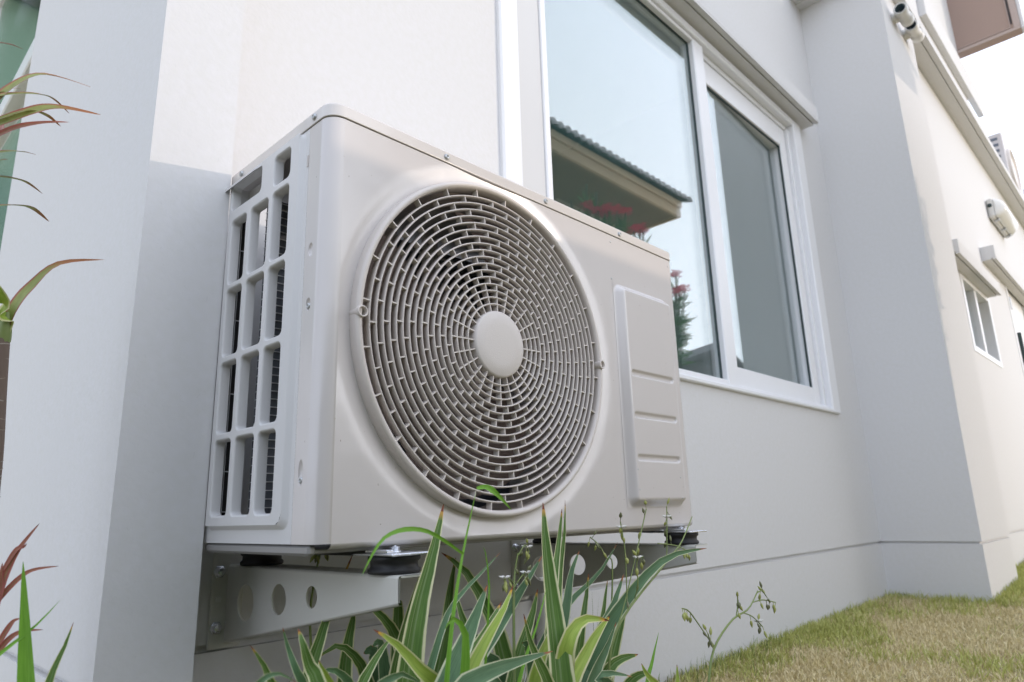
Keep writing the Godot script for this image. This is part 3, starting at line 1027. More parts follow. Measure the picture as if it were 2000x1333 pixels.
func big_window(h: Node3D):
	var f := mb(false)
	# outer frame, proud of the wall
	var x0 := 0.711
	var x1 := 2.852
	var y0 := 0.416
	var y1 := 1.872
	bx(f, Vector3(x0, y0, -0.46), Vector3(0.782, y1, -0.385), 0.005)
	bx(f, Vector3(2.762, y0, -0.46), Vector3(x1, y1, -0.385), 0.005)
	bx(f, Vector3(0.782, 1.838, -0.46), Vector3(2.762, y1, -0.385), 0.004)
	bx(f, Vector3(0.782, y0, -0.46), Vector3(2.762, 0.434, -0.385), 0.004)
	# second step
	bx(f, Vector3(0.890, 0.434, -0.455), Vector3(0.914, 1.838, -0.398), 0.003)
	bx(f, Vector3(0.914, 1.822, -0.455), Vector3(1.816, 1.838, -0.398), 0.003)
	bx(f, Vector3(0.914, 0.434, -0.455), Vector3(1.816, 0.4545, -0.398), 0.003)
	bx(f, Vector3(1.816, 0.434, -0.458), Vector3(1.898, 1.838, -0.398), 0.004)
	# tracks over and under the sliding sash
	bx(f, Vector3(1.898, 1.815, -0.458), Vector3(2.762, 1.838, -0.418), 0.002)
	bx(f, Vector3(1.898, 0.434, -0.458), Vector3(2.762, 0.446, -0.402), 0.002)
	bx(f, Vector3(2.735, 0.446, -0.458), Vector3(2.762, 1.815, -0.41), 0.002)
	var w := obj("big_window", f, M.white, h)
	obj("frame_recess", box(Vector3(0.782, 0.434, -0.456), Vector3(0.890, 1.838, -0.404), 0.003), M.grey_band, w)
	var s := mb(false)
	bx(s, Vector3(1.900, 0.448, -0.49), Vector3(1.945, 1.812, -0.424), 0.003)
	bx(s, Vector3(2.668, 0.448, -0.49), Vector3(2.733, 1.812, -0.424), 0.003)
	bx(s, Vector3(1.945, 1.706, -0.49), Vector3(2.668, 1.812, -0.424), 0.003)
	bx(s, Vector3(1.945, 0.448, -0.49), Vector3(2.668, 0.523, -0.424), 0.003)
	obj("sash", s, M.white, w)
	var g := mb(false)
	for q in [[0.914, 1.816, 0.4545, 1.822, -0.4215], [1.945, 2.668, 0.523, 1.706, -0.4335]]:
		bx(g, Vector3(q[0], q[2], q[4] - 0.004), Vector3(q[0] + 0.006, q[3], q[4] + 0.003), 0.0)
		bx(g, Vector3(q[1] - 0.008, q[2], q[4] - 0.004), Vector3(q[1], q[3], q[4] + 0.003), 0.0)
		bx(g, Vector3(q[0] + 0.006, q[3] - 0.006, q[4] - 0.004), Vector3(q[1] - 0.008, q[3], q[4] + 0.003), 0.0)
	obj("gasket", g, M.gasket, w)
	pane(w, "pane", Vector3(0.9145, 0.455, -0.426), Vector3(1.8155, 1.8215, -0.4215))
	var sp := mb(false)   # the sliding sash hangs a little out of line
	var ends := [Vector3(1.9455, 0, -0.4345), Vector3(2.6675, 0, -0.4595)]
	for s2 in [0.0, -0.0045, -0.016, -0.0205]:
		var k0: Vector3 = ends[0] + Vector3(0, 0, s2)
		var k1: Vector3 = ends[1] + Vector3(0, 0, s2)
		quad(sp, k0 + Vector3(0, 0.5235, 0), k1 + Vector3(0, 0.5235, 0), k1 + Vector3(0, 1.7055, 0), k0 + Vector3(0, 1.7055, 0), Vector3.BACK if s2 in [0.0, -0.016] else Vector3.FORWARD)
	obj("pane", sp, M.glass, w)
	sp = mb(false)
	var lift := Vector3(0, 0, 0.001)
	quad(sp, ends[0] + lift + Vector3(0, 0.5235, 0), ends[1] + lift + Vector3(0, 0.5235, 0), ends[1] + lift + Vector3(0, 1.7055, 0), ends[0] + lift + Vector3(0, 1.7055, 0), Vector3.BACK)
	obj("solar_film", sp, M.film, w)

func house():
	var h := thing("house", "pale rendered house with the big window, the projecting pier and the roof ledge", "house", Vector3(3.2, -0.43, -0.4))
	# main wall, around the window opening
	var st := mb(false)
	var b := -0.56
	grooved(st, Vector3(-0.005, -0.75, b), Vector3(3.172, 0.416, ZM), 0.0, 0.011)
	bx(st, Vector3(-0.005, 0.416, b), Vector3(0.782, 1.86, ZM), 0.0)
	bx(st, Vector3(2.78, 0.416, b), Vector3(3.172, 1.86, ZM), 0.0)
	bx(st, Vector3(-0.005, 1.86, b), Vector3(3.172, 6.2, ZM), 0.0)
	obj("main_wall", st, M.wall, h)
	hood(h, Vector3(0.6, 1.888, ZM), Vector3(2.93, 1.974, -0.316))
	big_window(h)
	# corner column and the side wall behind it
	st = mb(false)
	grooved(st, Vector3(-0.121, -0.75, -0.6), Vector3(-0.005, 6.2, -0.277), 0.011, 0.0, -0.168)
	obj("corner_column", st, M.wall, h)
	st = mb(false)
	grooved(st, Vector3(-0.121, -0.75, -1.395), Vector3(0.03, 0.2, -0.6), 0.011, 0.0, -0.168)
	bx(st, Vector3(-0.121, 0.2, -1.395), Vector3(0.03, 6.2, -0.6))
	grooved(st, Vector3(-0.121, -0.75, -6.0), Vector3(0.03, 0.2, -1.395), 0.011, 0.0, -0.168)
	bx(st, Vector3(-0.121, 2.6, -3.2), Vector3(0.03, 6.2, -1.395))
	bx(st, Vector3(-0.121, 0.2, -6.0), Vector3(0.03, 6.2, -3.2))
	obj("side_wall", st, M.wall, h)
	st = mb(false)
	bx(st, Vector3(-0.1, 0.2, -1.46), Vector3(-0.02, 2.6, -1.395), 0.004)
	bx(st, Vector3(-0.1, 0.2, -3.2), Vector3(-0.02, 2.6, -3.13), 0.004)
	bx(st, Vector3(-0.1, 1.39, -3.13), Vector3(-0.03, 1.46, -1.46), 0.004)
	bx(st, Vector3(-0.1, 0.2, -3.13), Vector3(-0.02, 0.27, -1.46), 0.004)
	bx(st, Vector3(-0.1, 2.53, -3.13), Vector3(-0.02, 2.6, -1.46), 0.004)
	var sw := obj("side_window", st, M.white, h)
	pane(sw, "pane", Vector3(-0.075, 0.27, -3.13), Vector3(-0.07, 1.39, -1.46))
	pane(sw, "pane", Vector3(-0.075, 1.46, -3.13), Vector3(-0.07, 2.53, -1.46))
	var cu := mb()
	var r0 := []
	var r1 := []
	for k in 90:
		var z := -3.1 + 1.7 * k / 89.0
		var x := 0.075 + 0.018 * sin(k * 0.9)
		r0.append(Vector3(x, 0.25, z)); r1.append(Vector3(x, 2.6, z))
	loft(cu, [r0, r1], false, Vector3.LEFT)
	obj("curtain", cu, M.curtain, sw)
	# pier
	st = mb(false)
	grooved(st, Vector3(3.172, -0.75, -0.56), Vector3(3.80, 6.2, 0.0), 0.011, 0.011)
	obj("pier", st, M.wall, h)
	# wall beyond the pier, around its window and door
	st = mb(false)
	var z := -0.07
	var zb := -0.24
	grooved(st, Vector3(3.80, -0.75, zb), Vector3(5.95, 0.86, z), 0.0, 0.011)
	bx(st, Vector3(3.80, 0.86, zb), Vector3(4.25, 1.36, z))
	bx(st, Vector3(5.08, 0.86, zb), Vector3(5.95, 1.36, z))
	bx(st, Vector3(3.80, 1.36, zb), Vector3(5.95, 2.735, z))
	bx(st, Vector3(5.95, 1.80, zb), Vector3(6.86, 2.735, z))
	grooved(st, Vector3(6.86, -0.75, zb), Vector3(13.0, 2.735, z), 0.0, 0.011)
	bx(st, Vector3(3.80, 2.80, zb), Vector3(6.10, 6.2, z))
	obj("far_wall", st, M.wall, h)
	# ledge that turns the corner above the window and runs on as the roof edge
	st = mb(false)
	bx(st, Vector3(3.108, 2.741, ZM), Vector3(3.172, 2.9, 0.047), 0.0)
	bx(st, Vector3(3.172, 2.735, 0.0), Vector3(3.80, 2.79, 0.05), 0.0)
	bx(st, Vector3(3.80, 2.735, zb), Vector3(13.0, 2.745, 0.012), 0.0)
	bx(st, Vector3(3.80, 2.735, 0.019), Vector3(13.0, 2.745, 0.05), 0.0)
	bx(st, Vector3(3.80, 2.745, zb), Vector3(13.0, 2.79, 0.05), 0.0)
	obj("ledge", st, M.wall, h)
	obj("flat_roof", box(Vector3(3.0, 2.747, -7.0), Vector3(13.0, 2.786, zb)), M.wall, h)
	obj("upper_ledge", box(Vector3(4.64, 3.34, -0.07), Vector3(6.52, 3.57, -0.026), 0.003), M.wall, h)
	# upper box, brown, with its inset border
	var bb := mb(false)
	bx(bb, Vector3(6.10, 3.79, zb), Vector3(6.20, 5.6, 0.385), 0.0)
	var br := obj("upper_bay", bb, M.brown, h)
	var tr := mb(false)
	bx(tr, Vector3(6.09, 3.79, -0.07), Vector3(6.10, 3.815, 0.385), 0.002)
	bx(tr, Vector3(6.09, 3.815, 0.34), Vector3(6.10, 5.6, 0.385), 0.002)
	bx(tr, Vector3(6.094, 3.827, -0.07), Vector3(6.10, 3.832, 0.32), 0.0)
	bx(tr, Vector3(6.094, 3.832, 0.315), Vector3(6.10, 5.6, 0.32), 0.0)
	obj("bay_border", tr, M.brown_trim, br)
	obj("bay_slot", box(Vector3(6.092, 3.86, 0.325), Vector3(6.0995, 4.6, 0.334)), M.dark, br)
	obj("bay_front", box(Vector3(6.10, 3.79, 0.386), Vector3(6.20, 5.6, 0.41), 0.003), M.wall, br)
	# small window with its hood, door with its hood
	hood(h, Vector3(3.885, 1.345, z), Vector3(5.05, 1.43, 0.012))
	var fw := mb(false)
	bx(fw, Vector3(4.25, 0.86, -0.15), Vector3(4.30, 1.36, -0.066), 0.003)
	bx(fw, Vector3(5.035, 0.86, -0.15), Vector3(5.08, 1.36, -0.066), 0.003)
	bx(fw, Vector3(4.30, 1.315, -0.15), Vector3(5.035, 1.36, -0.066), 0.003)
	bx(fw, Vector3(4.30, 0.86, -0.15), Vector3(5.035, 0.90, -0.066), 0.003)
	bx(fw, Vector3(4.645, 0.90, -0.145), Vector3(4.70, 1.315, -0.075), 0.003)
	var fo := obj("small_window", fw, M.white, h)
	pane(fo, "pane", Vector3(4.30, 0.90, -0.105), Vector3(4.645, 1.315, -0.1))
	pane(fo, "pane", Vector3(4.70, 0.90, -0.135), Vector3(5.035, 1.315, -0.13))
	hood(h, Vector3(5.15, 1.635, z), Vector3(7.1, 1.735, 0.012))
	var dr := mb(false)
	bx(dr, Vector3(5.95, -0.6, -0.14), Vector3(6.0, 1.80, -0.064), 0.003)
	bx(dr, Vector3(6.81, -0.6, -0.14), Vector3(6.86, 1.80, -0.064), 0.003)
	bx(dr, Vector3(6.0, 1.75, -0.14), Vector3(6.81, 1.80, -0.064), 0.003)
	var df := obj("door_frame", dr, M.door, h)
	var dd := obj("door", box(Vector3(6.004, -0.6, -0.13), Vector3(6.806, 1.746, -0.085), 0.003), M.door, df)
	for y in [1.45, 0.5]:
		obj("hinge", box(Vector3(5.985, y, -0.09), Vector3(6.03, y + 0.1, -0.058), 0.003), M.zinc_dull, df)
	obj("door_pull", box(Vector3(6.2, 0.7, -0.085), Vector3(6.215, 1.3, -0.06), 0.003), M.gasket, df)
	# rooms behind the glass
	st = mb(false)
	bx(st, Vector3(0.05, -0.3, -3.6), Vector3(3.15, -0.2, -0.565))
	bx(st, Vector3(0.05, 2.5, -3.6), Vector3(3.15, 2.6, -0.565))
	bx(st, Vector3(0.05, -0.2, -3.7), Vector3(3.15, 2.5, -3.6))
	bx(st, Vector3(0.20, -0.2, -3.6), Vector3(0.30, 2.5, -0.565))
	bx(st, Vector3(3.05, -0.2, -3.6), Vector3(3.15, 2.5, -0.565))
	obj("room_inside", st, M.wall_inside, h)
	st = mb(false)
	bx(st, Vector3(3.82, 0.3, -1.6), Vector3(5.9, 2.2, -1.5))
	bx(st, Vector3(3.82, 0.2, -1.6), Vector3(5.9, 0.3, -0.25))
	bx(st, Vector3(3.82, 2.2, -1.6), Vector3(5.9, 2.3, -0.25))
	bx(st, Vector3(5.8, 0.3, -1.5), Vector3(5.9, 2.2, -0.25))
	bx(st, Vector3(3.82, 0.3, -1.5), Vector3(3.92, 2.2, -0.25))
	obj("small_room_inside", st, M.wall_inside, h)

func pipe_tee(at: Vector3, label: String):
	var p := thing("pipe_tee", label, "pipe", at, "drain pipe ends under the roof ledge")
	var st := mb()
	tube(st, [at + Vector3(0.02, 0, -0.052), at + Vector3(0.02, 0, -0.01)], 0.024, 20, false)
	lathe(st, at + Vector3(0.02, 0, -0.05), Vector3.BACK, [Vector2(0.03, -0.002), Vector2(0.03, 0.02), Vector2(0.026, 0.022)], 20)
	obj("wall_stub", st, M.pvc, p)
	st = mb()
	lathe(st, at, Vector3.RIGHT, [Vector2(0.025, -0.045), Vector2(0.031, -0.05), Vector2(0.033, -0.045), Vector2(0.033, -0.01), Vector2(0.029, -0.006), Vector2(0.029, 0.05), Vector2(0.033, 0.054), Vector2(0.033, 0.1), Vector2(0.026, 0.103)], 28)
	obj("tee", st, M.pvc, p)
	st = mb()
	lathe(st, at, Vector3.RIGHT, [Vector2(0.0255, -0.046), Vector2(0.0245, 0.09), Vector2(0.0, 0.09)], 28)
	obj("bore", st, M.pvc_in, p)

func rail_light():
	var p := thing("wall_light", "oblong weatherproof wall light on the sunlit wall under the roof ledge", "wall light", Vector3(6.18, 2.25, -0.07))
	obj("body", box(Vector3(5.85, 2.17, -0.069), Vector3(6.50, 2.33, -0.02), 0.014), M.lamp_body, p)
	var rows := []
	for q in [[0.0, 0.0], [0.012, 0.02], [0.035, 0.05], [0.055, 0.06], [0.575, 0.06], [0.6, 0.05], [0.62, 0.02], [0.63, 0.0]]:
		var row := []
		for k in 15:
			var a := PI * k / 14
			row.append(Vector3(5.86 + q[0], 2.252 + cos(a) * 0.074 * (0.8 if q[1] == 0.0 else 1.0), -0.019 + sin(a) * (0.01 + q[1])))
		rows.append(row)
	var st := mb()
	loft(st, rows, false, Vector3.ZERO)
	fan_cap(st, rows[0], Vector3.LEFT)
	obj("cover", st, M.lamp_lens, p)
	for x in [5.93, 6.2, 6.41]: obj("clip", box(Vector3(x, 2.16, -0.045), Vector3(x + 0.025, 2.178, -0.01), 0.002), M.zinc_dull, p)
	st = mb()
	lathe(st, Vector3(5.851, 2.27, -0.045), Vector3.LEFT, [Vector2(0.016, 0.0), Vector2(0.016, 0.004), Vector2(0.0, 0.004)], 16)
	obj("cable_hole", st, M.gasket, p)

func roof_unit(lo: Vector3, hi: Vector3, label: String):
	var p := thing("roof_air_conditioner", label, "air conditioner", Vector3((lo.x + hi.x) / 2, lo.y, lo.z), "air conditioners on the flat roof")
	obj("case", box(lo, hi, 0.01), M.paint, p)
	var n := 9
	for k in n:
		var y := lo.y + 0.08 + (hi.y - lo.y - 0.14) * k / (n - 1)
		obj("louvre", box(Vector3(lo.x - 0.004, y - 0.014, lo.z + 0.03), Vector3(lo.x + 0.002, y + 0.014, hi.z - 0.04), 0.001), M.coil, p)
	var st := mb()
	lathe(st, Vector3(lo.x + (hi.x - lo.x) * 0.38, (lo.y + hi.y) / 2, hi.z), Vector3.BACK, [Vector2(0.24, 0.0), Vector2(0.235, 0.02), Vector2(0.215, 0.022), Vector2(0.21, 0.005), Vector2(0.05, 0.012), Vector2(0.0, 0.016)], 40)
	obj("fan_cover", st, M.grille, p)
	for x in [lo.x + 0.1, hi.x - 0.1]: obj("foot", box(Vector3(x - 0.03, lo.y - 0.03, lo.z - 0.02), Vector3(x + 0.03, lo.y - 0.001, hi.z + 0.03), 0.004), M.zinc_dull, p)

# ---------------------------------------------------------------- what the glass mirrors, and unseen things that shade the house
func neighbour():
	var h := thing("neighbour_house", "tan house across the side garden with deep eaves and corrugated roof, mirrored in the window", "house", Vector3(3.7, -0.44, 2.0))
	obj("wall", box(Vector3(3.32, -0.6, 1.52), Vector3(4.163, 2.34, 2.6)), M.neighbour, h)
	var x0 := 2.35
	var x1 := 4.33
	var y := 2.34
	var z := 1.05
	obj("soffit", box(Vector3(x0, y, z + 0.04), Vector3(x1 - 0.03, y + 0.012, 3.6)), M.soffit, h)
	var f := mb(false)
	bx(f, Vector3(x0, y - 0.015, z), Vector3(x1, y + 0.06, z + 0.022), 0.002)
	bx(f, Vector3(x0, y + 0.065, z - 0.015), Vector3(x1, y + 0.12, z + 0.022), 0.002)
	bx(f, Vector3(x1 - 0.022, y - 0.015, z + 0.022), Vector3(x1, y + 0.06, 3.6), 0.002)
	bx(f, Vector3(x1 - 0.022, y + 0.065, z + 0.022), Vector3(x1 + 0.015, y + 0.12, 3.6), 0.002)
	obj("fascia", f, M.fascia, h)
	var rows := []
	for j in 2:
		for s in ([0, 1] if j == 0 else [1, 0]):
			var row := []
			for k in 360:
				var x := lerpf(x0 - 0.1, x1 + 0.1, k / 359.0)
				row.append(Vector3(x, y + 0.145 + (1.0 if s == 1 else 0.0) + sin((x - x0) * TAU / 0.078) * 0.0155 + (0.012 if j == 1 else 0.0), z - 0.06 if s == 0 else 3.6))
			rows.append(row)
	var st := mb()
	loft(st, [rows[0], rows[1]], false, Vector3.DOWN)
	loft(st, [rows[3], rows[2]], false, Vector3.UP)
	loft(st, [rows[0], rows[3]], false, Vector3.FORWARD)
	obj("roof", st, M.roof, h)
	st = mb(false)
	tri(st, Vector3(x1 - 0.01, y + 0.12, z), Vector3(x1 - 0.01, y + 0.12, 3.6), Vector3(x1 - 0.01, y + 1.12, 3.6), Vector3.RIGHT)
	bx(st, Vector3(x0, y + 0.1, 3.58), Vector3(x1 - 0.02, y + 1.12, 3.62))
	obj("gable", st, M.neighbour, h)
	obj("ridge_cap", box(Vector3(x0, y + 1.12, 3.53), Vector3(x1 + 0.1, y + 1.18, 3.67), 0.02), M.roof, h)

func far_house():
	var h := thing("low_house", "dark gabled house with a tiled roof beyond the garden, mirrored low in the window", "house", Vector3(22, -0.44, 12))
	var st := mb(false)
	bx(st, Vector3(16.5, -0.6, 8.2), Vector3(27.5, 3.7, 9.4))
	bx(st, Vector3(16.5, 3.69, 8.21), Vector3(27.5, 4.0, 9.4))
	tri(st, Vector3(16.2, 3.93, 8.2), Vector3(27.8, 3.93, 8.2), Vector3(22, 5.76, 8.2), Vector3.FORWARD)
	obj("wall", st, M.tile, h)
	for s in [-1.0, 1.0]:
		var r := mb(false)
		for k in 20:
			var a := Vector3(22 + s * 0.29 * k, 5.78 - 0.0916 * k + 0.03, 0)
			var b := Vector3(22 + s * 0.29 * (k + 1.12), 5.78 - 0.0916 * (k + 1.12), 0)
			quad(r, Vector3(a.x, a.y, 8.0), Vector3(b.x, b.y, 8.0), Vector3(b.x, b.y, 9.5), Vector3(a.x, a.y, 9.5), Vector3.UP)
			quad(r, Vector3(a.x, a.y, 8.0), Vector3(b.x, b.y, 8.0), Vector3(b.x, b.y - 0.12, 8.0), Vector3(a.x, a.y - 0.15, 8.0), Vector3.FORWARD)
		obj("roof", r, M.tile, h)

func unseen_house_behind():  # out of view; placed so the side window reflects green above white
	var h := thing("unseen_green_house", "green house with a white ground floor out of view behind the side wall, placed for its reflection in the side window", "house", Vector3(-3.5, -0.44, -13))
	obj("upper_wall", box(Vector3(-7.5, 3.2, -17), Vector3(-0.2, 8.0, -11)), M.green_wall, h)
	obj("ground_floor", box(Vector3(-7.4, -0.6, -16.9), Vector3(-0.3, 3.2, -11.1)), M.door, h)
	obj("roof", box(Vector3(-8.1, 8.0, -17.6), Vector3(0.4, 8.25, -10.4), 0.04), M.roof, h)
	for x in [-6.6, -4.6, -2.6]:
		var w := obj("window", box(Vector3(x, 4.6, -11.02), Vector3(x + 1.1, 6.4, -10.97), 0.01), M.white, h)
		obj("pane", box(Vector3(x + 0.08, 4.68, -10.969), Vector3(x + 1.02, 6.32, -10.962)), M.coil, w)

# hedgerow out of view behind the camera, placed to darken the column foot
func unseen_hedge():
	var h := thing("unseen_hedge", "clipped dark green hedgerow out of view behind the camera, placed to shade the column foot", "unseen_hedge", Vector3(-1.2, -0.44, 1.1))
	var st := mb()
	for k in 9000:
		var p := Vector3(rng.randf_range(-3.2, 0.2), rng.randf_range(-0.42, 0.6), rng.randf_range(0.95, 1.2))
		var d := Vector3(rng.randf_range(-1, 1), rng.randf_range(-0.6, 1), rng.randf_range(-1, 1)).normalized()
		var s := d.cross(Vector3(rng.randf(), rng.randf(), rng.randf())).normalized() * 0.03
		tri(st, p - d * 0.05, p + s, p + d * 0.06, Vector3.UP)
		tri(st, p - d * 0.05, p - s, p + d * 0.06, Vector3.UP)
	tag(obj("foliage", st, M.shrub, h), "", "", "", "stuff")
	for k in 9:
		st = mb()
		tube(st, [Vector3(-3.0 + 0.38 * k, -0.5, 1.1), Vector3(-3.0 + 0.38 * k, 0.2, 1.1)], 0.015, 6)
		obj("stem", st, M.stem_dark, h)

func shade_net():
	var p := thing("shade_net", "green shade net between posts in the far garden, mirrored low in the window", "net", Vector3(14.6, -0.44, 7.0))
	for x in [13.2, 14.5, 15.8]: obj("post", box(Vector3(x - 0.04, -0.6, 6.96), Vector3(x + 0.04, 3.3, 7.04), 0.005), M.zinc_dull, p)
	var st := mb(false)
	for k in 44: bx(st, Vector3(13.2, 0.0 + 0.074 * k, 6.94), Vector3(15.8, 0.045 + 0.074 * k, 6.95), 0.0)
	for k in 36: bx(st, Vector3(13.2 + 0.072 * k, 0.0, 6.935), Vector3(13.24 + 0.072 * k, 3.24, 6.94), 0.0)
	tag(obj("netting", st, M.mesh_green, p), "", "", "", "stuff")

func unseen_garden_wall():  # out of view; its top edge casts the level shadow line on the column
	var h := thing("unseen_garden_wall", "plain rendered garden wall out of view across the lawn, placed to shade the foot of the house", "wall", Vector3(0, -0.44, 4.05))
	obj("wall_body", box(Vector3(-8, -0.6, 4.0), Vector3(5.55, 0.859, 4.1)), M.fence, h)
	obj("coping", box(Vector3(-8.02, 0.86, 3.97), Vector3(5.57, 0.898, 4.13), 0.006), M.fence, h)

# ---------------------------------------------------------------- ground
func ground_y(x: float) -> float:
	return -0.452 + 0.016 * clampf(x, -1.0, 3.2) + 0.05 * clampf(x - 3.2, 0.0, 1.5)

func lawn():
	var st := mb()
	var rows := []
	var zs := [-40.0, -6.0, -0.6, -0.3, 0.0, 0.5, 1.0, 2.0, 6.0, 60.0]
	var xs := [-60.0, -6.0, -1.0, 0.0, 1.0, 2.0, 3.2, 3.7, 4.2, 4.7, 8.0, 20.0, 120.0]
	for z in zs:
		var row := []
		for x in xs: row.append(Vector3(x, ground_y(x), z))
		rows.append(row)
	loft(st, rows, false, Vector3.UP)
	tag(obj("ground", st, M.ground), "dry lawn soil and thatch under the grass at the wall foot", "ground", "", "structure")
	st = mb()
	rows = []
	for z in [-0.402, -0.2, 0.0, 0.2, 0.42]:
		var row := []
		for x in [-2.6, -1.0, 0.0, 0.6, 1.05]: row.append(Vector3(x + 0.05 * sin(z * 9.0) * (1.0 if x > 1.0 else 0.0), ground_y(x) + 0.006, z))
		rows.append(row)
	loft(st, rows, false, Vector3.UP)
	tag(obj("planting_bed", st, M.bed), "dark soil of the planting bed under the lilies", "soil", "", "structure")
	var blade := mb()
	var pr := [[0.0, 0.0, 0.5], [0.0, 0.4, 0.42], [0.12, 0.75, 0.28], [0.3, 1.0, 0.0]]
	for i in 3:
		var a: Array = pr[i]
		var b: Array = pr[i + 1]
		quad(blade, Vector3(-a[2] * 0.1, a[1], a[0]), Vector3(a[2] * 0.1, a[1], a[0]), Vector3(b[2] * 0.1, b[1], b[0]), Vector3(-b[2] * 0.1, b[1], b[0]), Vector3.BACK)
	blade.index()
	blade.generate_normals()
	var f := FastNoiseLite.new()
	f.seed = 8
	f.frequency = 1.6
	f.fractal_octaves = 3
	var mm := MultiMesh.new()
	mm.transform_format = MultiMesh.TRANSFORM_3D
	mm.use_colors = true
	mm.mesh = blade.commit()
	var n := 150000
	mm.instance_count = n
	var k := 0
	while k < n:
		var x := 0.9 + pow(rng.randf(), 1.15) * 5.6
		var z := -0.4 + rng.randf() * rng.randf() * 2.0
		if x > 3.165 and z < 0.004: z = 0.004 + rng.randf() * 0.5
		if x > 3.81 and rng.randf() < 0.25: z = -0.065 + rng.randf() * 0.1
		var g := f.get_noise_2d(x, z) + f.get_noise_2d(x * 4, z * 4) * 0.4
		var wall_d := z + 0.4 if x < 3.172 else z - 0.0
		if x < 3.172: wall_d = minf(wall_d, 3.172 - x)
		var near := 1.0 - smoothstep(0.0, 0.16, wall_d)
		var green := clampf(0.07 + g * 0.85 + near * 0.35 + smoothstep(2.9, 3.6, x) * 0.45 - smoothstep(0.25, 0.5, wall_d) * 0.12, 0.0, 1.0)
		var is_green := rng.randf() < green
		var hgt := rng.randf_range(0.014, 0.032) * (1.25 if is_green else 0.85) + near * rng.randf() * rng.randf() * 0.022
		var lean := Basis(Vector3(rng.randf_range(-1, 1), 0, rng.randf_range(-1, 1)).normalized(), rng.randf_range(0.1, 0.75 if is_green else 1.25))
		var bs := lean * Basis(Vector3.UP, rng.randf() * TAU) * Basis.from_scale(Vector3(rng.randf_range(0.022, 0.04), hgt, hgt))
		mm.set_instance_transform(k, Transform3D(bs, Vector3(x, ground_y(x) - 0.002, z)))
		var c: Color
		if is_green: c = Color(0.32, 0.35, 0.08).lerp(Color(0.62, 0.62, 0.22), rng.randf())
		else: c = Color(0.5, 0.4, 0.22).lerp(Color(0.88, 0.78, 0.5), rng.randf())
		mm.set_instance_color(k, c)
		k += 1
	var mi := MultiMeshInstance3D.new()
	mi.name = "grass"
	mi.multimesh = mm
	mi.material_override = M.blade_grass
	add_child(mi)
	tag(mi, "short lawn grass, straw brown with green patches, along the foot of the wall", "grass", "", "stuff")

# taller weeds along the foot of the wall and under the unit
func weeds():
	var st := mb()
	for k in 520:
		var x := rng.randf_range(0.0, 1.9)
		var z := -0.39 + rng.randf() * rng.randf() * 0.2
		var tall := rng.randf_range(0.03, 0.07)
		if x < 1.0:
			tall = rng.randf_range(0.12, 0.32)
			if rng.randf() < 0.35: continue
		elif rng.randf() < 0.5: z = -0.39 + rng.randf() * 0.03
		var b := Vector3(x, ground_y(x), z)
		var tip := b + Vector3(rng.randf_range(-0.5, 0.5), 1.0, rng.randf_range(-0.1, 0.5)).normalized() * tall
		var c := curve([b, b.lerp(tip, 0.5) + Vector3(0, tall * 0.14, 0), tip + Vector3(0, -tall * rng.randf_range(0.0, 0.25), 0)], 6)
		var s := Vector3(rng.randf_range(0.4, 1), 0, rng.randf_range(-0.8, 0.8)).normalized() * rng.randf_range(0.0011, 0.0022)
		for i in 6:
			var w0 := 1.0 - float(i) / 6.2
			var w1 := 1.0 - float(i + 1) / 6.2
			quad(st, c[i] - s * w0, c[i] + s * w0, c[i + 1] + s * w1, c[i + 1] - s * w1, Vector3.BACK)
	tag(obj("weeds", st, M.stem), "thin wild grass sprouting along the foot of the wall", "weeds", "", "stuff")

# ---------------------------------------------------------------- sky
const SUN_AZ := 33.0
const SUN_EL := 5.0

func sky_image() -> ImageTexture:
	var w := 512
	var h := 256
	var im := Image.create(w, h, false, Image.FORMAT_RGBF)
	var s := sun_dir()
	for y in h:
		var el := PI / 2 - PI * (y + 0.5) / h
		for x in w:
			var az := TAU * (x + 0.5) / w
			var d := Vector3(sin(az) * cos(el), sin(el), -cos(az) * cos(el))
			var a := acos(clampf(d.dot(s), -1, 1))
			var up := clampf(d.y, 0.0, 1.0)
			var c := Color(1.37, 1.48, 1.72).lerp(Color(1.02, 1.18, 1.52), pow(up, 0.6))
			var g := 2.5 * exp(-a / 0.34) + 0.5 * exp(-a / 1.0)
			c += Color(1.0, 0.93, 0.84) * g
			if d.y < 0.0: c = Color(0.3, 0.28, 0.24)
			im.set_pixel(x, y, c)
	return ImageTexture.create_from_image(im)

func sun_dir() -> Vector3:
	var a := deg_to_rad(SUN_AZ)
	var e := deg_to_rad(SUN_EL)
	return Vector3(sin(a) * cos(e), sin(e), cos(a) * cos(e))

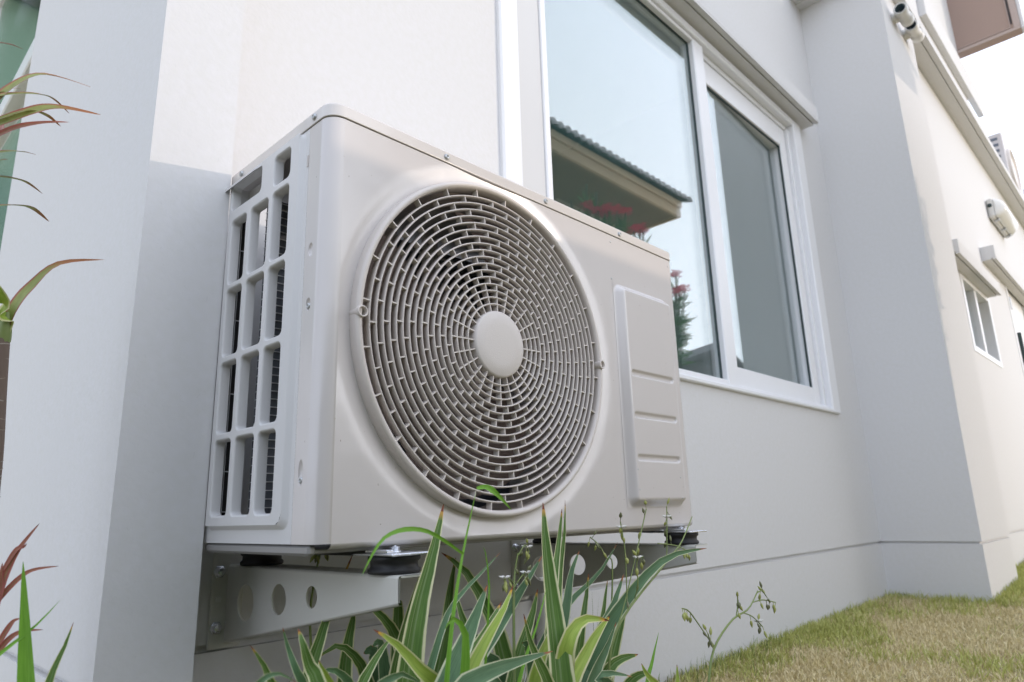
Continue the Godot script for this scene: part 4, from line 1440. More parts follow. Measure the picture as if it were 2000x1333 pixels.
func _ready():
	rng.seed = 20
	var cam := Camera3D.new()
	cam.name = "camera"
	add_child(cam)
	cam.position = Vector3(-0.4035, 0.0279, 0.6927)
	cam.rotation_order = EULER_ORDER_YXZ
	cam.rotation_degrees = Vector3(14.0253, -46.1761, -1.6834)
	cam.fov = 52.837
	cam.near = 0.02
	cam.far = 400.0
	cam.current = true
	var lens := CameraAttributesPhysical.new()   # the lens keeps the unit sharp and lets the far wall soften
	lens.frustum_focal_length = 12.0 / tan(deg_to_rad(52.837 / 2))
	lens.frustum_focus_distance = 1.0
	lens.exposure_aperture = 8.0
	lens.frustum_near = 0.02
	lens.frustum_far = 400.0
	cam.attributes = lens
	var env := Environment.new()
	env.background_mode = Environment.BG_SKY
	var sky := Sky.new()
	var pan := PanoramaSkyMaterial.new()
	pan.panorama = sky_image()
	sky.sky_material = pan
	env.sky = sky
	env.tonemap_mode = Environment.TONE_MAPPER_LINEAR
	env.tonemap_exposure = 1.1
	env.sdfgi_enabled = true
	env.ssao_enabled = true
	env.ssil_enabled = true
	var we := WorldEnvironment.new()
	we.name = "sky"
	we.environment = env
	add_child(we)
	var sun := DirectionalLight3D.new()
	sun.name = "sun"
	sun.basis = Basis.looking_at(-sun_dir())
	sun.light_energy = 0.3
	sun.light_color = Color(1.0, 0.92, 0.84)
	sun.light_angular_distance = 0.3
	sun.shadow_enabled = true
	add_child(sun)

	materials()
	house()
	neighbour()
	far_house()
	shade_net()
	unseen_garden_wall()
	unseen_house_behind()
	unseen_hedge()
	lawn()
	outdoor_unit()
	wall_bracket(0.086, "grey steel wall bracket with three round holes under the grilled end of the unit")
	wall_bracket(0.735, "grey steel wall bracket behind the flax lilies under the service cover end of the unit")
	pipe_tee(Vector3(3.365, 2.573, 0.052), "white plastic pipe tee at the top of the pier, the nearer one")
	pipe_tee(Vector3(3.57, 2.58, 0.052), "white plastic pipe tee on the pier farther along under the ledge")
	rail_light()
	roof_unit(Vector3(7.3, 2.86, -0.33), Vector3(8.1, 3.5, -0.005), "outdoor air conditioner with louvred end on the flat roof nearest the upper bay")
	roof_unit(Vector3(8.75, 2.86, -0.33), Vector3(9.5, 3.4, -0.02), "smaller outdoor air conditioner farther along the flat roof")
	var dp := thing("drain_pipe", "white vertical drain pipe on the wall behind the flax lilies", "pipe", Vector3(0.79, -0.43, -0.385))
	var st := mb()
	tube(st, [Vector3(0.79, -0.45, -0.384), Vector3(0.79, -0.06, -0.384)], 0.0155, 20)
	obj("tube", st, M.pvc, dp)
	st = mb(false)
	bx(st, Vector3(0.768, -0.13, -0.3995), Vector3(0.812, -0.112, -0.367), 0.002)
	obj("clip", st, M.pvc, dp)
	weeds()
	var p: Node3D
	p = thing("variegated_lily", "cream edged flax lily in front of the fan, the clump with the tallest broad leaf", "plant", Vector3(0.055, -0.430, 0.106), "flax lilies planted under the air conditioner")
	leaf(p, [Vector3(0.049, -0.430, 0.107), Vector3(0.048, -0.359, 0.098), Vector3(0.052, -0.287, 0.089), Vector3(0.060, -0.216, 0.080), Vector3(0.073, -0.145, 0.070), Vector3(0.094, -0.076, 0.060), Vector3(0.124, -0.014, 0.050), Vector3(0.149, 0.040, 0.040)], 0.031, M.cream_edge)
	leaf(p, [Vector3(0.055, -0.430, 0.100), Vector3(0.032, -0.404, 0.119), Vector3(0.028, -0.336, 0.132), Vector3(0.035, -0.266, 0.140), Vector3(0.055, -0.199, 0.143), Vector3(0.089, -0.138, 0.140), Vector3(0.131, -0.101, 0.130), Vector3(0.168, -0.075, 0.120), Vector3(0.194, -0.053, 0.110)], 0.018, M.yellow_green)
	leaf(p, [Vector3(0.044, -0.430, 0.110), Vector3(0.016, -0.392, 0.137), Vector3(0.002, -0.326, 0.157), Vector3(0.002, -0.257, 0.169), Vector3(0.016, -0.189, 0.171), Vector3(0.050, -0.129, 0.160), Vector3(0.089, -0.101, 0.140), Vector3(0.117, -0.074, 0.130), Vector3(0.143, -0.048, 0.120)], 0.027, M.bluish)
	leaf(p, [Vector3(0.047, -0.430, 0.101), Vector3(0.084, -0.409, 0.112), Vector3(0.100, -0.342, 0.121), Vector3(0.103, -0.273, 0.130), Vector3(0.092, -0.204, 0.136), Vector3(0.063, -0.140, 0.140), Vector3(0.035, -0.113, 0.140), Vector3(0.015, -0.089, 0.130), Vector3(-0.012, -0.072, 0.130)], 0.019, M.yellow_green)
	leaf(p, [Vector3(0.054, -0.430, 0.099), Vector3(0.004, -0.413, 0.125), Vector3(-0.031, -0.359, 0.152), Vector3(-0.052, -0.297, 0.178), Vector3(-0.055, -0.231, 0.200), Vector3(-0.034, -0.166, 0.216), Vector3(0.015, -0.116, 0.220), Vector3(0.060, -0.110, 0.210), Vector3(0.111, -0.110, 0.200), Vector3(0.167, -0.111, 0.190)], 0.023, M.bluish)
	leaf(p, [Vector3(0.034, -0.430, 0.112), Vector3(0.030, -0.371, 0.113), Vector3(0.050, -0.288, 0.106), Vector3(0.088, -0.212, 0.095), Vector3(0.142, -0.149, 0.080), Vector3(0.214, -0.108, 0.060), Vector3(0.272, -0.067, 0.050), Vector3(0.313, -0.029, 0.050)], 0.023, M.bluish)
	leaf(p, [Vector3(0.042, -0.430, 0.111), Vector3(0.033, -0.361, 0.116), Vector3(0.033, -0.291, 0.117), Vector3(0.041, -0.221, 0.116), Vector3(0.060, -0.154, 0.110), Vector3(0.093, -0.093, 0.100), Vector3(0.123, -0.064, 0.090), Vector3(0.172, -0.039, 0.080), Vector3(0.204, -0.018, 0.080)], 0.008, M.bluish)
	leaf(p, [Vector3(0.060, -0.430, 0.100), Vector3(0.005, -0.413, 0.118), Vector3(-0.038, -0.361, 0.136), Vector3(-0.070, -0.301, 0.155), Vector3(-0.087, -0.236, 0.173), Vector3(-0.084, -0.168, 0.189), Vector3(-0.054, -0.106, 0.200), Vector3(-0.044, -0.100, 0.200), Vector3(-0.029, -0.098, 0.200), Vector3(-0.007, -0.112, 0.200)], 0.011, M.bluish)
	leaf(p, [Vector3(0.050, -0.430, 0.107), Vector3(0.028, -0.398, 0.113), Vector3(0.025, -0.328, 0.114), Vector3(0.037, -0.259, 0.113), Vector3(0.063, -0.194, 0.108), Vector3(0.107, -0.140, 0.100), Vector3(0.157, -0.113, 0.090), Vector3(0.177, -0.092, 0.090), Vector3(0.204, -0.074, 0.080)], 0.019, M.cream_edge)
	leaf(p, [Vector3(0.072, -0.430, 0.119), Vector3(0.034, -0.417, 0.098), Vector3(0.017, -0.352, 0.081), Vector3(0.009, -0.284, 0.067), Vector3(0.012, -0.215, 0.056), Vector3(0.028, -0.147, 0.050), Vector3(0.040, -0.125, 0.050), Vector3(0.055, -0.108, 0.050), Vector3(0.068, -0.097, 0.050)], 0.014, M.cream_edge)
	leaf(p, [Vector3(0.040, -0.430, 0.114), Vector3(0.093, -0.417, 0.087), Vector3(0.137, -0.367, 0.065), Vector3(0.174, -0.311, 0.045), Vector3(0.202, -0.249, 0.029), Vector3(0.216, -0.181, 0.020), Vector3(0.213, -0.134, 0.020), Vector3(0.193, -0.091, 0.020), Vector3(0.192, -0.062, 0.010)], 0.021, M.cream_edge)
	fill_clump(p, 13, 0.17, 0.30)
	p = thing("variegated_lily", "cream edged flax lily whose upright blade crosses the lower right of the fan grille", "plant", Vector3(0.298, -0.430, 0.065), "flax lilies planted under the air conditioner")
	leaf(p, [Vector3(0.313, -0.430, 0.044), Vector3(0.278, -0.419, 0.093), Vector3(0.259, -0.339, 0.119), Vector3(0.249, -0.255, 0.132), Vector3(0.249, -0.169, 0.130), Vector3(0.261, -0.086, 0.110), Vector3(0.264, -0.015, 0.100), Vector3(0.273, 0.039, 0.090)], 0.031, M.cream_edge)
	leaf(p, [Vector3(0.292, -0.430, 0.068), Vector3(0.287, -0.366, 0.070), Vector3(0.289, -0.296, 0.069), Vector3(0.296, -0.227, 0.065), Vector3(0.308, -0.158, 0.059), Vector3(0.328, -0.091, 0.050), Vector3(0.350, -0.048, 0.040), Vector3(0.374, -0.001, 0.030), Vector3(0.381, 0.031, 0.030)], 0.016, M.cream_edge)
	leaf(p, [Vector3(0.293, -0.430, 0.067), Vector3(0.299, -0.366, 0.063), Vector3(0.309, -0.297, 0.057), Vector3(0.322, -0.229, 0.050), Vector3(0.339, -0.162, 0.041), Vector3(0.362, -0.096, 0.030), Vector3(0.383, -0.051, 0.020), Vector3(0.396, -0.002, 0.020), Vector3(0.401, 0.044, 0.020)], 0.014, M.cream_edge)
	leaf(p, [Vector3(0.295, -0.430, 0.063), Vector3(0.279, -0.374, 0.077), Vector3(0.268, -0.306, 0.091), Vector3(0.261, -0.238, 0.106), Vector3(0.259, -0.169, 0.120), Vector3(0.262, -0.122, 0.130), Vector3(0.294, -0.101, 0.130), Vector3(0.359, -0.111, 0.120)], 0.028, M.yellow_green)
	leaf(p, [Vector3(0.271, -0.430, 0.072), Vector3(0.245, -0.376, 0.090), Vector3(0.238, -0.308, 0.103), Vector3(0.251, -0.239, 0.110), Vector3(0.285, -0.178, 0.110), Vector3(0.339, -0.142, 0.100), Vector3(0.368, -0.121, 0.100), Vector3(0.388, -0.110, 0.100)], 0.020, M.yellow_green)
	leaf(p, [Vector3(0.286, -0.430, 0.067), Vector3(0.277, -0.394, 0.071), Vector3(0.290, -0.323, 0.070), Vector3(0.317, -0.257, 0.067), Vector3(0.358, -0.199, 0.060), Vector3(0.413, -0.154, 0.050), Vector3(0.473, -0.115, 0.040), Vector3(0.523, -0.070, 0.030)], 0.027, M.bluish)
	leaf(p, [Vector3(0.264, -0.430, 0.088), Vector3(0.308, -0.425, 0.056), Vector3(0.345, -0.368, 0.036), Vector3(0.379, -0.309, 0.019), Vector3(0.410, -0.248, 0.007), Vector3(0.437, -0.184, 0.000), Vector3(0.451, -0.137, 0.000), Vector3(0.477, -0.100, -0.010), Vector3(0.486, -0.067, -0.010)], 0.018, M.cream_edge)
	leaf(p, [Vector3(0.271, -0.430, 0.080), Vector3(0.323, -0.418, 0.048), Vector3(0.374, -0.378, 0.021), Vector3(0.423, -0.334, -0.003), Vector3(0.469, -0.286, -0.024), Vector3(0.513, -0.234, -0.040), Vector3(0.552, -0.177, -0.050), Vector3(0.569, -0.140, -0.050), Vector3(0.593, -0.110, -0.060), Vector3(0.601, -0.088, -0.060)], 0.013, M.cream_edge)
	leaf(p, [Vector3(0.288, -0.430, 0.067), Vector3(0.288, -0.367, 0.062), Vector3(0.298, -0.297, 0.056), Vector3(0.316, -0.229, 0.049), Vector3(0.342, -0.164, 0.040), Vector3(0.380, -0.105, 0.030), Vector3(0.407, -0.060, 0.020), Vector3(0.429, -0.030, 0.020)], 0.019, M.bluish)
	leaf(p, [Vector3(0.289, -0.430, 0.074), Vector3(0.250, -0.399, 0.070), Vector3(0.253, -0.306, 0.057), Vector3(0.283, -0.219, 0.040), Vector3(0.340, -0.147, 0.020), Vector3(0.421, -0.105, 0.000), Vector3(0.525, -0.071, -0.020), Vector3(0.595, -0.027, -0.030)], 0.013, M.bluish)
	leaf(p, [Vector3(0.305, -0.430, 0.054), Vector3(0.325, -0.401, 0.092), Vector3(0.328, -0.340, 0.128), Vector3(0.319, -0.278, 0.159), Vector3(0.295, -0.218, 0.184), Vector3(0.254, -0.163, 0.200), Vector3(0.228, -0.146, 0.200), Vector3(0.251, -0.145, 0.200), Vector3(0.289, -0.155, 0.200)], 0.016, M.bluish)
	leaf(p, [Vector3(0.281, -0.430, 0.068), Vector3(0.248, -0.378, 0.079), Vector3(0.228, -0.311, 0.088), Vector3(0.221, -0.242, 0.096), Vector3(0.231, -0.173, 0.100), Vector3(0.246, -0.142, 0.100), Vector3(0.277, -0.119, 0.090), Vector3(0.289, -0.091, 0.090)], 0.020, M.yellow_green)
	leaf(p, [Vector3(0.279, -0.430, 0.070), Vector3(0.244, -0.381, 0.074), Vector3(0.225, -0.314, 0.073), Vector3(0.222, -0.244, 0.069), Vector3(0.238, -0.177, 0.060), Vector3(0.269, -0.134, 0.050), Vector3(0.289, -0.100, 0.050), Vector3(0.301, -0.070, 0.050)], 0.021, M.cream_edge)
	leaf(p, [Vector3(0.289, -0.430, 0.062), Vector3(0.279, -0.391, 0.076), Vector3(0.286, -0.322, 0.087), Vector3(0.304, -0.255, 0.095), Vector3(0.335, -0.192, 0.100), Vector3(0.356, -0.166, 0.100), Vector3(0.378, -0.146, 0.100), Vector3(0.401, -0.119, 0.100)], 0.019, M.bluish)
	leaf(p, [Vector3(0.309, -0.430, 0.050), Vector3(0.294, -0.406, 0.085), Vector3(0.274, -0.345, 0.111), Vector3(0.251, -0.283, 0.133), Vector3(0.225, -0.220, 0.150), Vector3(0.195, -0.157, 0.160), Vector3(0.176, -0.124, 0.160), Vector3(0.165, -0.103, 0.160), Vector3(0.157, -0.076, 0.160)], 0.016, M.cream_edge)
	fill_clump(p, 12, 0.16, 0.30)
	stalk(p, [Vector3(0.221, -0.201, 0.080), Vector3(0.245, -0.082, 0.060), Vector3(0.259, -0.047, 0.050), Vector3(0.266, -0.023, 0.050)], [[Vector3(0.266, -0.026, 0.050), Vector3(0.279, -0.014, 0.050), Vector3(0.287, -0.023, 0.050)], [Vector3(0.245, -0.064, 0.060), Vector3(0.262, -0.050, 0.060), Vector3(0.272, -0.048, 0.060)], [Vector3(0.246, -0.058, 0.060), Vector3(0.234, -0.050, 0.060), Vector3(0.229, -0.053, 0.060)]])
	stalk(p, [Vector3(0.435, -0.208, 0.020), Vector3(0.518, -0.145, 0.000), Vector3(0.535, -0.063, 0.000), Vector3(0.531, -0.047, 0.000)], [[Vector3(0.525, -0.050, 0.000), Vector3(0.503, -0.026, 0.000), Vector3(0.482, -0.013, 0.000)]])
	p = thing("variegated_lily", "low flax lily with pale leaf tips under the near wall bracket", "plant", Vector3(-0.096, -0.430, 0.125), "flax lilies planted under the air conditioner")
	leaf(p, [Vector3(-0.094, -0.430, 0.130), Vector3(-0.084, -0.382, 0.155), Vector3(-0.077, -0.314, 0.171), Vector3(-0.074, -0.244, 0.178), Vector3(-0.076, -0.174, 0.175), Vector3(-0.082, -0.106, 0.160), Vector3(-0.087, -0.088, 0.150), Vector3(-0.093, -0.072, 0.150), Vector3(-0.093, -0.060, 0.140)], 0.015, M.cream_edge)
	leaf(p, [Vector3(-0.100, -0.430, 0.128), Vector3(-0.070, -0.398, 0.120), Vector3(-0.053, -0.331, 0.113), Vector3(-0.044, -0.262, 0.107), Vector3(-0.045, -0.192, 0.103), Vector3(-0.059, -0.123, 0.100), Vector3(-0.070, -0.101, 0.100), Vector3(-0.074, -0.082, 0.090), Vector3(-0.080, -0.065, 0.090)], 0.010, M.bluish)
	leaf(p, [Vector3(-0.097, -0.430, 0.123), Vector3(-0.074, -0.392, 0.131), Vector3(-0.060, -0.323, 0.138), Vector3(-0.053, -0.254, 0.143), Vector3(-0.054, -0.184, 0.147), Vector3(-0.064, -0.115, 0.150), Vector3(-0.070, -0.100, 0.150), Vector3(-0.075, -0.092, 0.150), Vector3(-0.079, -0.085, 0.150)], 0.008, M.yellow_green)
	leaf(p, [Vector3(-0.091, -0.430, 0.118), Vector3(-0.135, -0.404, 0.139), Vector3(-0.167, -0.345, 0.159), Vector3(-0.189, -0.281, 0.178), Vector3(-0.199, -0.214, 0.196), Vector3(-0.194, -0.146, 0.211), Vector3(-0.167, -0.082, 0.220), Vector3(-0.158, -0.075, 0.220), Vector3(-0.149, -0.075, 0.220), Vector3(-0.137, -0.083, 0.220)], 0.006, M.bluish)
	leaf(p, [Vector3(-0.095, -0.430, 0.127), Vector3(-0.071, -0.392, 0.119), Vector3(-0.059, -0.324, 0.113), Vector3(-0.056, -0.254, 0.107), Vector3(-0.064, -0.185, 0.103), Vector3(-0.085, -0.118, 0.100), Vector3(-0.093, -0.107, 0.100), Vector3(-0.101, -0.091, 0.100), Vector3(-0.114, -0.074, 0.100)], 0.011, M.cream_edge)
	leaf(p, [Vector3(-0.095, -0.430, 0.127), Vector3(-0.049, -0.401, 0.115), Vector3(-0.015, -0.341, 0.103), Vector3(0.007, -0.275, 0.093), Vector3(0.014, -0.206, 0.085), Vector3(0.002, -0.137, 0.080), Vector3(-0.011, -0.117, 0.080), Vector3(-0.027, -0.110, 0.080), Vector3(-0.042, -0.116, 0.080)], 0.011, M.bluish)
	fill_clump(p, 9, 0.14, 0.24)
	p = thing("variegated_lily", "dark shaded flax lily growing against the wall behind the unit", "plant", Vector3(0.206, -0.430, -0.124), "flax lilies planted under the air conditioner")
	leaf(p, [Vector3(0.228, -0.430, -0.124), Vector3(0.170, -0.421, -0.123), Vector3(0.127, -0.366, -0.122), Vector3(0.093, -0.305, -0.121), Vector3(0.072, -0.238, -0.120), Vector3(0.069, -0.168, -0.120), Vector3(0.084, -0.118, -0.120), Vector3(0.097, -0.084, -0.120), Vector3(0.129, -0.017, -0.120)], 0.021, M.cream_edge)
	leaf(p, [Vector3(0.207, -0.430, -0.123), Vector3(0.178, -0.389, -0.133), Vector3(0.158, -0.323, -0.141), Vector3(0.144, -0.254, -0.147), Vector3(0.140, -0.185, -0.150), Vector3(0.144, -0.136, -0.150), Vector3(0.150, -0.108, -0.150), Vector3(0.152, -0.095, -0.150)], 0.021, M.cream_edge)
	leaf(p, [Vector3(0.195, -0.430, -0.119), Vector3(0.236, -0.414, -0.134), Vector3(0.253, -0.342, -0.141), Vector3(0.254, -0.267, -0.143), Vector3(0.239, -0.195, -0.140), Vector3(0.204, -0.129, -0.130), Vector3(0.167, -0.095, -0.120), Vector3(0.116, -0.061, -0.110)], 0.023, M.cream_edge)
	leaf(p, [Vector3(0.207, -0.430, -0.126), Vector3(0.187, -0.394, -0.116), Vector3(0.177, -0.325, -0.108), Vector3(0.176, -0.255, -0.103), Vector3(0.183, -0.186, -0.100), Vector3(0.199, -0.126, -0.100), Vector3(0.217, -0.076, -0.100), Vector3(0.238, -0.027, -0.100)], 0.021, M.cream_edge)
	leaf(p, [Vector3(0.189, -0.430, -0.132), Vector3(0.243, -0.423, -0.106), Vector3(0.287, -0.372, -0.086), Vector3(0.320, -0.312, -0.070), Vector3(0.341, -0.246, -0.061), Vector3(0.346, -0.176, -0.060), Vector3(0.327, -0.113, -0.070), Vector3(0.292, -0.054, -0.080), Vector3(0.263, -0.025, -0.100)], 0.032, M.cream_edge)
	leaf(p, [Vector3(0.199, -0.430, -0.131), Vector3(0.207, -0.408, -0.117), Vector3(0.220, -0.338, -0.109), Vector3(0.235, -0.268, -0.103), Vector3(0.251, -0.198, -0.100), Vector3(0.270, -0.129, -0.100), Vector3(0.297, -0.078, -0.120), Vector3(0.308, -0.035, -0.120)], 0.024, M.cream_edge)
	leaf(p, [Vector3(0.214, -0.430, -0.124), Vector3(0.220, -0.391, -0.140), Vector3(0.213, -0.322, -0.146), Vector3(0.197, -0.254, -0.147), Vector3(0.171, -0.189, -0.140), Vector3(0.147, -0.153, -0.130), Vector3(0.116, -0.131, -0.130), Vector3(0.084, -0.143, -0.130)], 0.018, M.cream_edge)
	leaf(p, [Vector3(0.265, -0.430, -0.119), Vector3(0.324, -0.401, -0.114), Vector3(0.373, -0.351, -0.108), Vector3(0.405, -0.289, -0.103), Vector3(0.412, -0.220, -0.100), Vector3(0.386, -0.166, -0.100), Vector3(0.360, -0.126, -0.100), Vector3(0.330, -0.101, -0.100)], 0.019, M.bluish)
	fill_clump(p, 8, 0.15, 0.34)
	stalk(p, [Vector3(0.124, -0.182, -0.200), Vector3(0.115, -0.098, -0.200), Vector3(0.124, -0.032, -0.200), Vector3(0.125, -0.022, -0.200)], [[Vector3(0.124, -0.025, -0.200), Vector3(0.131, -0.018, -0.200), Vector3(0.139, -0.016, -0.200)], [Vector3(0.124, -0.027, -0.200), Vector3(0.121, -0.018, -0.200), Vector3(0.119, -0.016, -0.200)]])
	p = thing("variegated_lily", "flax lily whose long arching leaf reaches out past the far wall bracket", "plant", Vector3(0.435, -0.430, 0.010), "flax lilies planted under the air conditioner")
	leaf(p, [Vector3(0.395, -0.430, 0.001), Vector3(0.355, -0.364, 0.018), Vector3(0.354, -0.264, 0.038), Vector3(0.388, -0.169, 0.060), Vector3(0.458, -0.096, 0.080), Vector3(0.535, -0.046, 0.100), Vector3(0.643, -0.037, 0.110)], 0.021, M.bluish)
	leaf(p, [Vector3(0.434, -0.430, 0.040), Vector3(0.431, -0.427, 0.005), Vector3(0.458, -0.363, -0.007), Vector3(0.488, -0.301, -0.016), Vector3(0.522, -0.240, -0.020), Vector3(0.554, -0.189, -0.020), Vector3(0.582, -0.143, -0.020), Vector3(0.599, -0.106, -0.020)], 0.024, M.cream_edge)
	fill_clump(p, 8, 0.14, 0.27)
	stalk(p, [Vector3(0.379, -0.230, 0.100), Vector3(0.395, -0.134, 0.100), Vector3(0.566, -0.055, 0.080), Vector3(0.632, -0.029, 0.070), Vector3(0.693, 0.012, 0.060)], [[Vector3(0.569, -0.054, 0.080), Vector3(0.577, -0.009, 0.080), Vector3(0.582, 0.030, 0.080)], [Vector3(0.462, -0.096, 0.090), Vector3(0.458, -0.075, 0.100), Vector3(0.459, -0.044, 0.100), Vector3(0.461, -0.039, 0.110)], [Vector3(0.548, -0.025, 0.080), Vector3(0.600, -0.031, 0.080), Vector3(0.637, -0.042, 0.080)], [Vector3(0.395, -0.134, 0.100), Vector3(0.423, -0.098, 0.100), Vector3(0.486, -0.013, 0.090), Vector3(0.508, 0.027, 0.090)], [Vector3(0.428, -0.106, 0.100), Vector3(0.432, -0.038, 0.100), Vector3(0.428, -0.003, 0.100), Vector3(0.425, 0.011, 0.100)]])
	p = thing("variegated_lily", "small young flax lily shoots beside the lawn edge under the tall flower stalk", "plant", Vector3(0.469, -0.430, 0.097), "flax lilies planted under the air conditioner")
	leaf(p, [Vector3(0.469, -0.430, 0.092), Vector3(0.505, -0.412, 0.102), Vector3(0.511, -0.343, 0.110), Vector3(0.498, -0.274, 0.116), Vector3(0.464, -0.213, 0.120), Vector3(0.440, -0.193, 0.120), Vector3(0.429, -0.181, 0.120), Vector3(0.424, -0.172, 0.120)], 0.012, M.yellow_green)
	leaf(p, [Vector3(0.474, -0.430, 0.096), Vector3(0.444, -0.409, 0.098), Vector3(0.437, -0.339, 0.099), Vector3(0.444, -0.270, 0.100), Vector3(0.465, -0.203, 0.100), Vector3(0.477, -0.185, 0.100), Vector3(0.488, -0.167, 0.100), Vector3(0.502, -0.145, 0.100)], 0.006, M.grass)
	leaf(p, [Vector3(0.428, -0.430, 0.090), Vector3(0.472, -0.429, 0.097), Vector3(0.495, -0.363, 0.099), Vector3(0.517, -0.296, 0.100), Vector3(0.537, -0.229, 0.100), Vector3(0.541, -0.216, 0.100), Vector3(0.542, -0.206, 0.100), Vector3(0.543, -0.195, 0.100)], 0.010, M.yellow_green)
	stalk(p, [Vector3(0.446, -0.228, 0.200), Vector3(0.456, -0.188, 0.200), Vector3(0.478, -0.152, 0.200), Vector3(0.533, -0.125, 0.200), Vector3(0.585, -0.116, 0.200), Vector3(0.620, -0.095, 0.200)], [[Vector3(0.478, -0.152, 0.200), Vector3(0.449, -0.125, 0.200), Vector3(0.422, -0.101, 0.200), Vector3(0.406, -0.096, 0.200)], [Vector3(0.546, -0.122, 0.200), Vector3(0.553, -0.109, 0.200), Vector3(0.556, -0.096, 0.200)], [Vector3(0.565, -0.119, 0.200), Vector3(0.595, -0.128, 0.200), Vector3(0.623, -0.145, 0.200)], [Vector3(0.599, -0.109, 0.200), Vector3(0.633, -0.109, 0.200), Vector3(0.675, -0.117, 0.200)], [Vector3(0.615, -0.098, 0.200), Vector3(0.633, -0.096, 0.200), Vector3(0.646, -0.105, 0.200)], [Vector3(0.477, -0.150, 0.200), Vector3(0.468, -0.141, 0.200), Vector3(0.464, -0.133, 0.200)]])
	p = thing("wild_grass", "bright green wild grass with thin blades bent over in front of the fan", "grass plant", Vector3(0.080, -0.430, 0.142), "")
	leaf(p, [Vector3(0.109, -0.430, 0.126), Vector3(0.071, -0.425, 0.147), Vector3(0.055, -0.358, 0.156), Vector3(0.045, -0.289, 0.163), Vector3(0.041, -0.219, 0.166), Vector3(0.043, -0.149, 0.165), Vector3(0.056, -0.081, 0.160), Vector3(0.076, -0.029, 0.150), Vector3(0.098, 0.015, 0.140), Vector3(0.111, 0.054, 0.140)], 0.005, M.grass)
	leaf(p, [Vector3(0.111, 0.054, 0.140), Vector3(0.121, 0.055, 0.145), Vector3(0.132, 0.047, 0.150), Vector3(0.153, 0.031, 0.150)], 0.006, M.grass)
	leaf(p, [Vector3(0.064, -0.010, 0.170), Vector3(0.008, 0.014, 0.180), Vector3(-0.042, 0.011, 0.190), Vector3(-0.066, -0.019, 0.190)], 0.004, M.grass)
	leaf(p, [Vector3(0.083, -0.430, 0.138), Vector3(0.066, -0.388, 0.157), Vector3(0.054, -0.321, 0.172), Vector3(0.044, -0.253, 0.185), Vector3(0.037, -0.184, 0.194), Vector3(0.036, -0.114, 0.200), Vector3(0.038, -0.077, 0.200), Vector3(0.024, -0.062, 0.200), Vector3(0.014, -0.070, 0.200)], 0.010, M.grass)
	leaf(p, [Vector3(0.077, -0.430, 0.144), Vector3(0.098, -0.384, 0.131), Vector3(0.117, -0.317, 0.120), Vector3(0.133, -0.250, 0.111), Vector3(0.148, -0.182, 0.104), Vector3(0.159, -0.113, 0.100), Vector3(0.165, -0.054, 0.100), Vector3(0.160, -0.015, 0.100), Vector3(0.155, -0.010, 0.100)], 0.003, M.grass)
	leaf(p, [Vector3(0.071, -0.430, 0.143), Vector3(0.086, -0.390, 0.139), Vector3(0.107, -0.323, 0.136), Vector3(0.130, -0.257, 0.133), Vector3(0.157, -0.192, 0.131), Vector3(0.188, -0.130, 0.130), Vector3(0.207, -0.101, 0.130), Vector3(0.221, -0.075, 0.130), Vector3(0.240, -0.060, 0.120)], 0.004, M.grass)
	p = thing("dracaena", "thin arching red and olive leaves of a tall dracaena beside the corner of the house", "plant", Vector3(-0.326, -0.430, -0.172), "dracaena stems by the house corner")
	leaf(p, [Vector3(-0.319, 0.459, -0.150), Vector3(-0.302, 0.499, -0.161), Vector3(-0.273, 0.535, -0.171), Vector3(-0.222, 0.551, -0.188)], 0.013, M.olive)
	leaf(p, [Vector3(-0.322, 0.470, -0.144), Vector3(-0.292, 0.496, -0.161), Vector3(-0.263, 0.515, -0.181), Vector3(-0.236, 0.518, -0.209)], 0.009, M.olive)
	leaf(p, [Vector3(-0.316, 0.442, -0.158), Vector3(-0.284, 0.479, -0.169), Vector3(-0.254, 0.507, -0.184), Vector3(-0.205, 0.525, -0.199)], 0.014, M.olive)
	leaf(p, [Vector3(-0.313, 0.450, -0.153), Vector3(-0.284, 0.481, -0.168), Vector3(-0.261, 0.496, -0.191), Vector3(-0.241, 0.502, -0.218)], 0.008, M.olive)
	leaf(p, [Vector3(-0.312, 0.432, -0.162), Vector3(-0.290, 0.462, -0.178), Vector3(-0.262, 0.488, -0.195), Vector3(-0.233, 0.509, -0.213)], 0.009, M.red)
	leaf(p, [Vector3(-0.309, 0.419, -0.168), Vector3(-0.289, 0.438, -0.190), Vector3(-0.274, 0.453, -0.214), Vector3(-0.258, 0.466, -0.239)], 0.008, M.olive)
	leaf(p, [Vector3(-0.305, 0.397, -0.177), Vector3(-0.286, 0.411, -0.202), Vector3(-0.265, 0.422, -0.227), Vector3(-0.243, 0.425, -0.255)], 0.008, M.olive)
	leaf(p, [Vector3(-0.301, 0.366, -0.189), Vector3(-0.276, 0.384, -0.212), Vector3(-0.253, 0.395, -0.236), Vector3(-0.230, 0.395, -0.265)], 0.009, M.olive)
	leaf(p, [Vector3(-0.332, 0.519, -0.118), Vector3(-0.319, 0.536, -0.141), Vector3(-0.308, 0.553, -0.165), Vector3(-0.293, 0.568, -0.189)], 0.008, M.red)
	leaf(p, [Vector3(-0.322, 0.472, -0.143), Vector3(-0.308, 0.493, -0.165), Vector3(-0.299, 0.512, -0.187), Vector3(-0.287, 0.530, -0.211)], 0.008, M.red)
	leaf(p, [Vector3(-0.312, 0.431, -0.163), Vector3(-0.301, 0.453, -0.185), Vector3(-0.298, 0.472, -0.208), Vector3(-0.295, 0.491, -0.232)], 0.007, M.red)
	leaf(p, [Vector3(-0.307, 0.409, -0.172), Vector3(-0.298, 0.425, -0.197), Vector3(-0.291, 0.440, -0.223), Vector3(-0.283, 0.454, -0.248)], 0.007, M.olive)
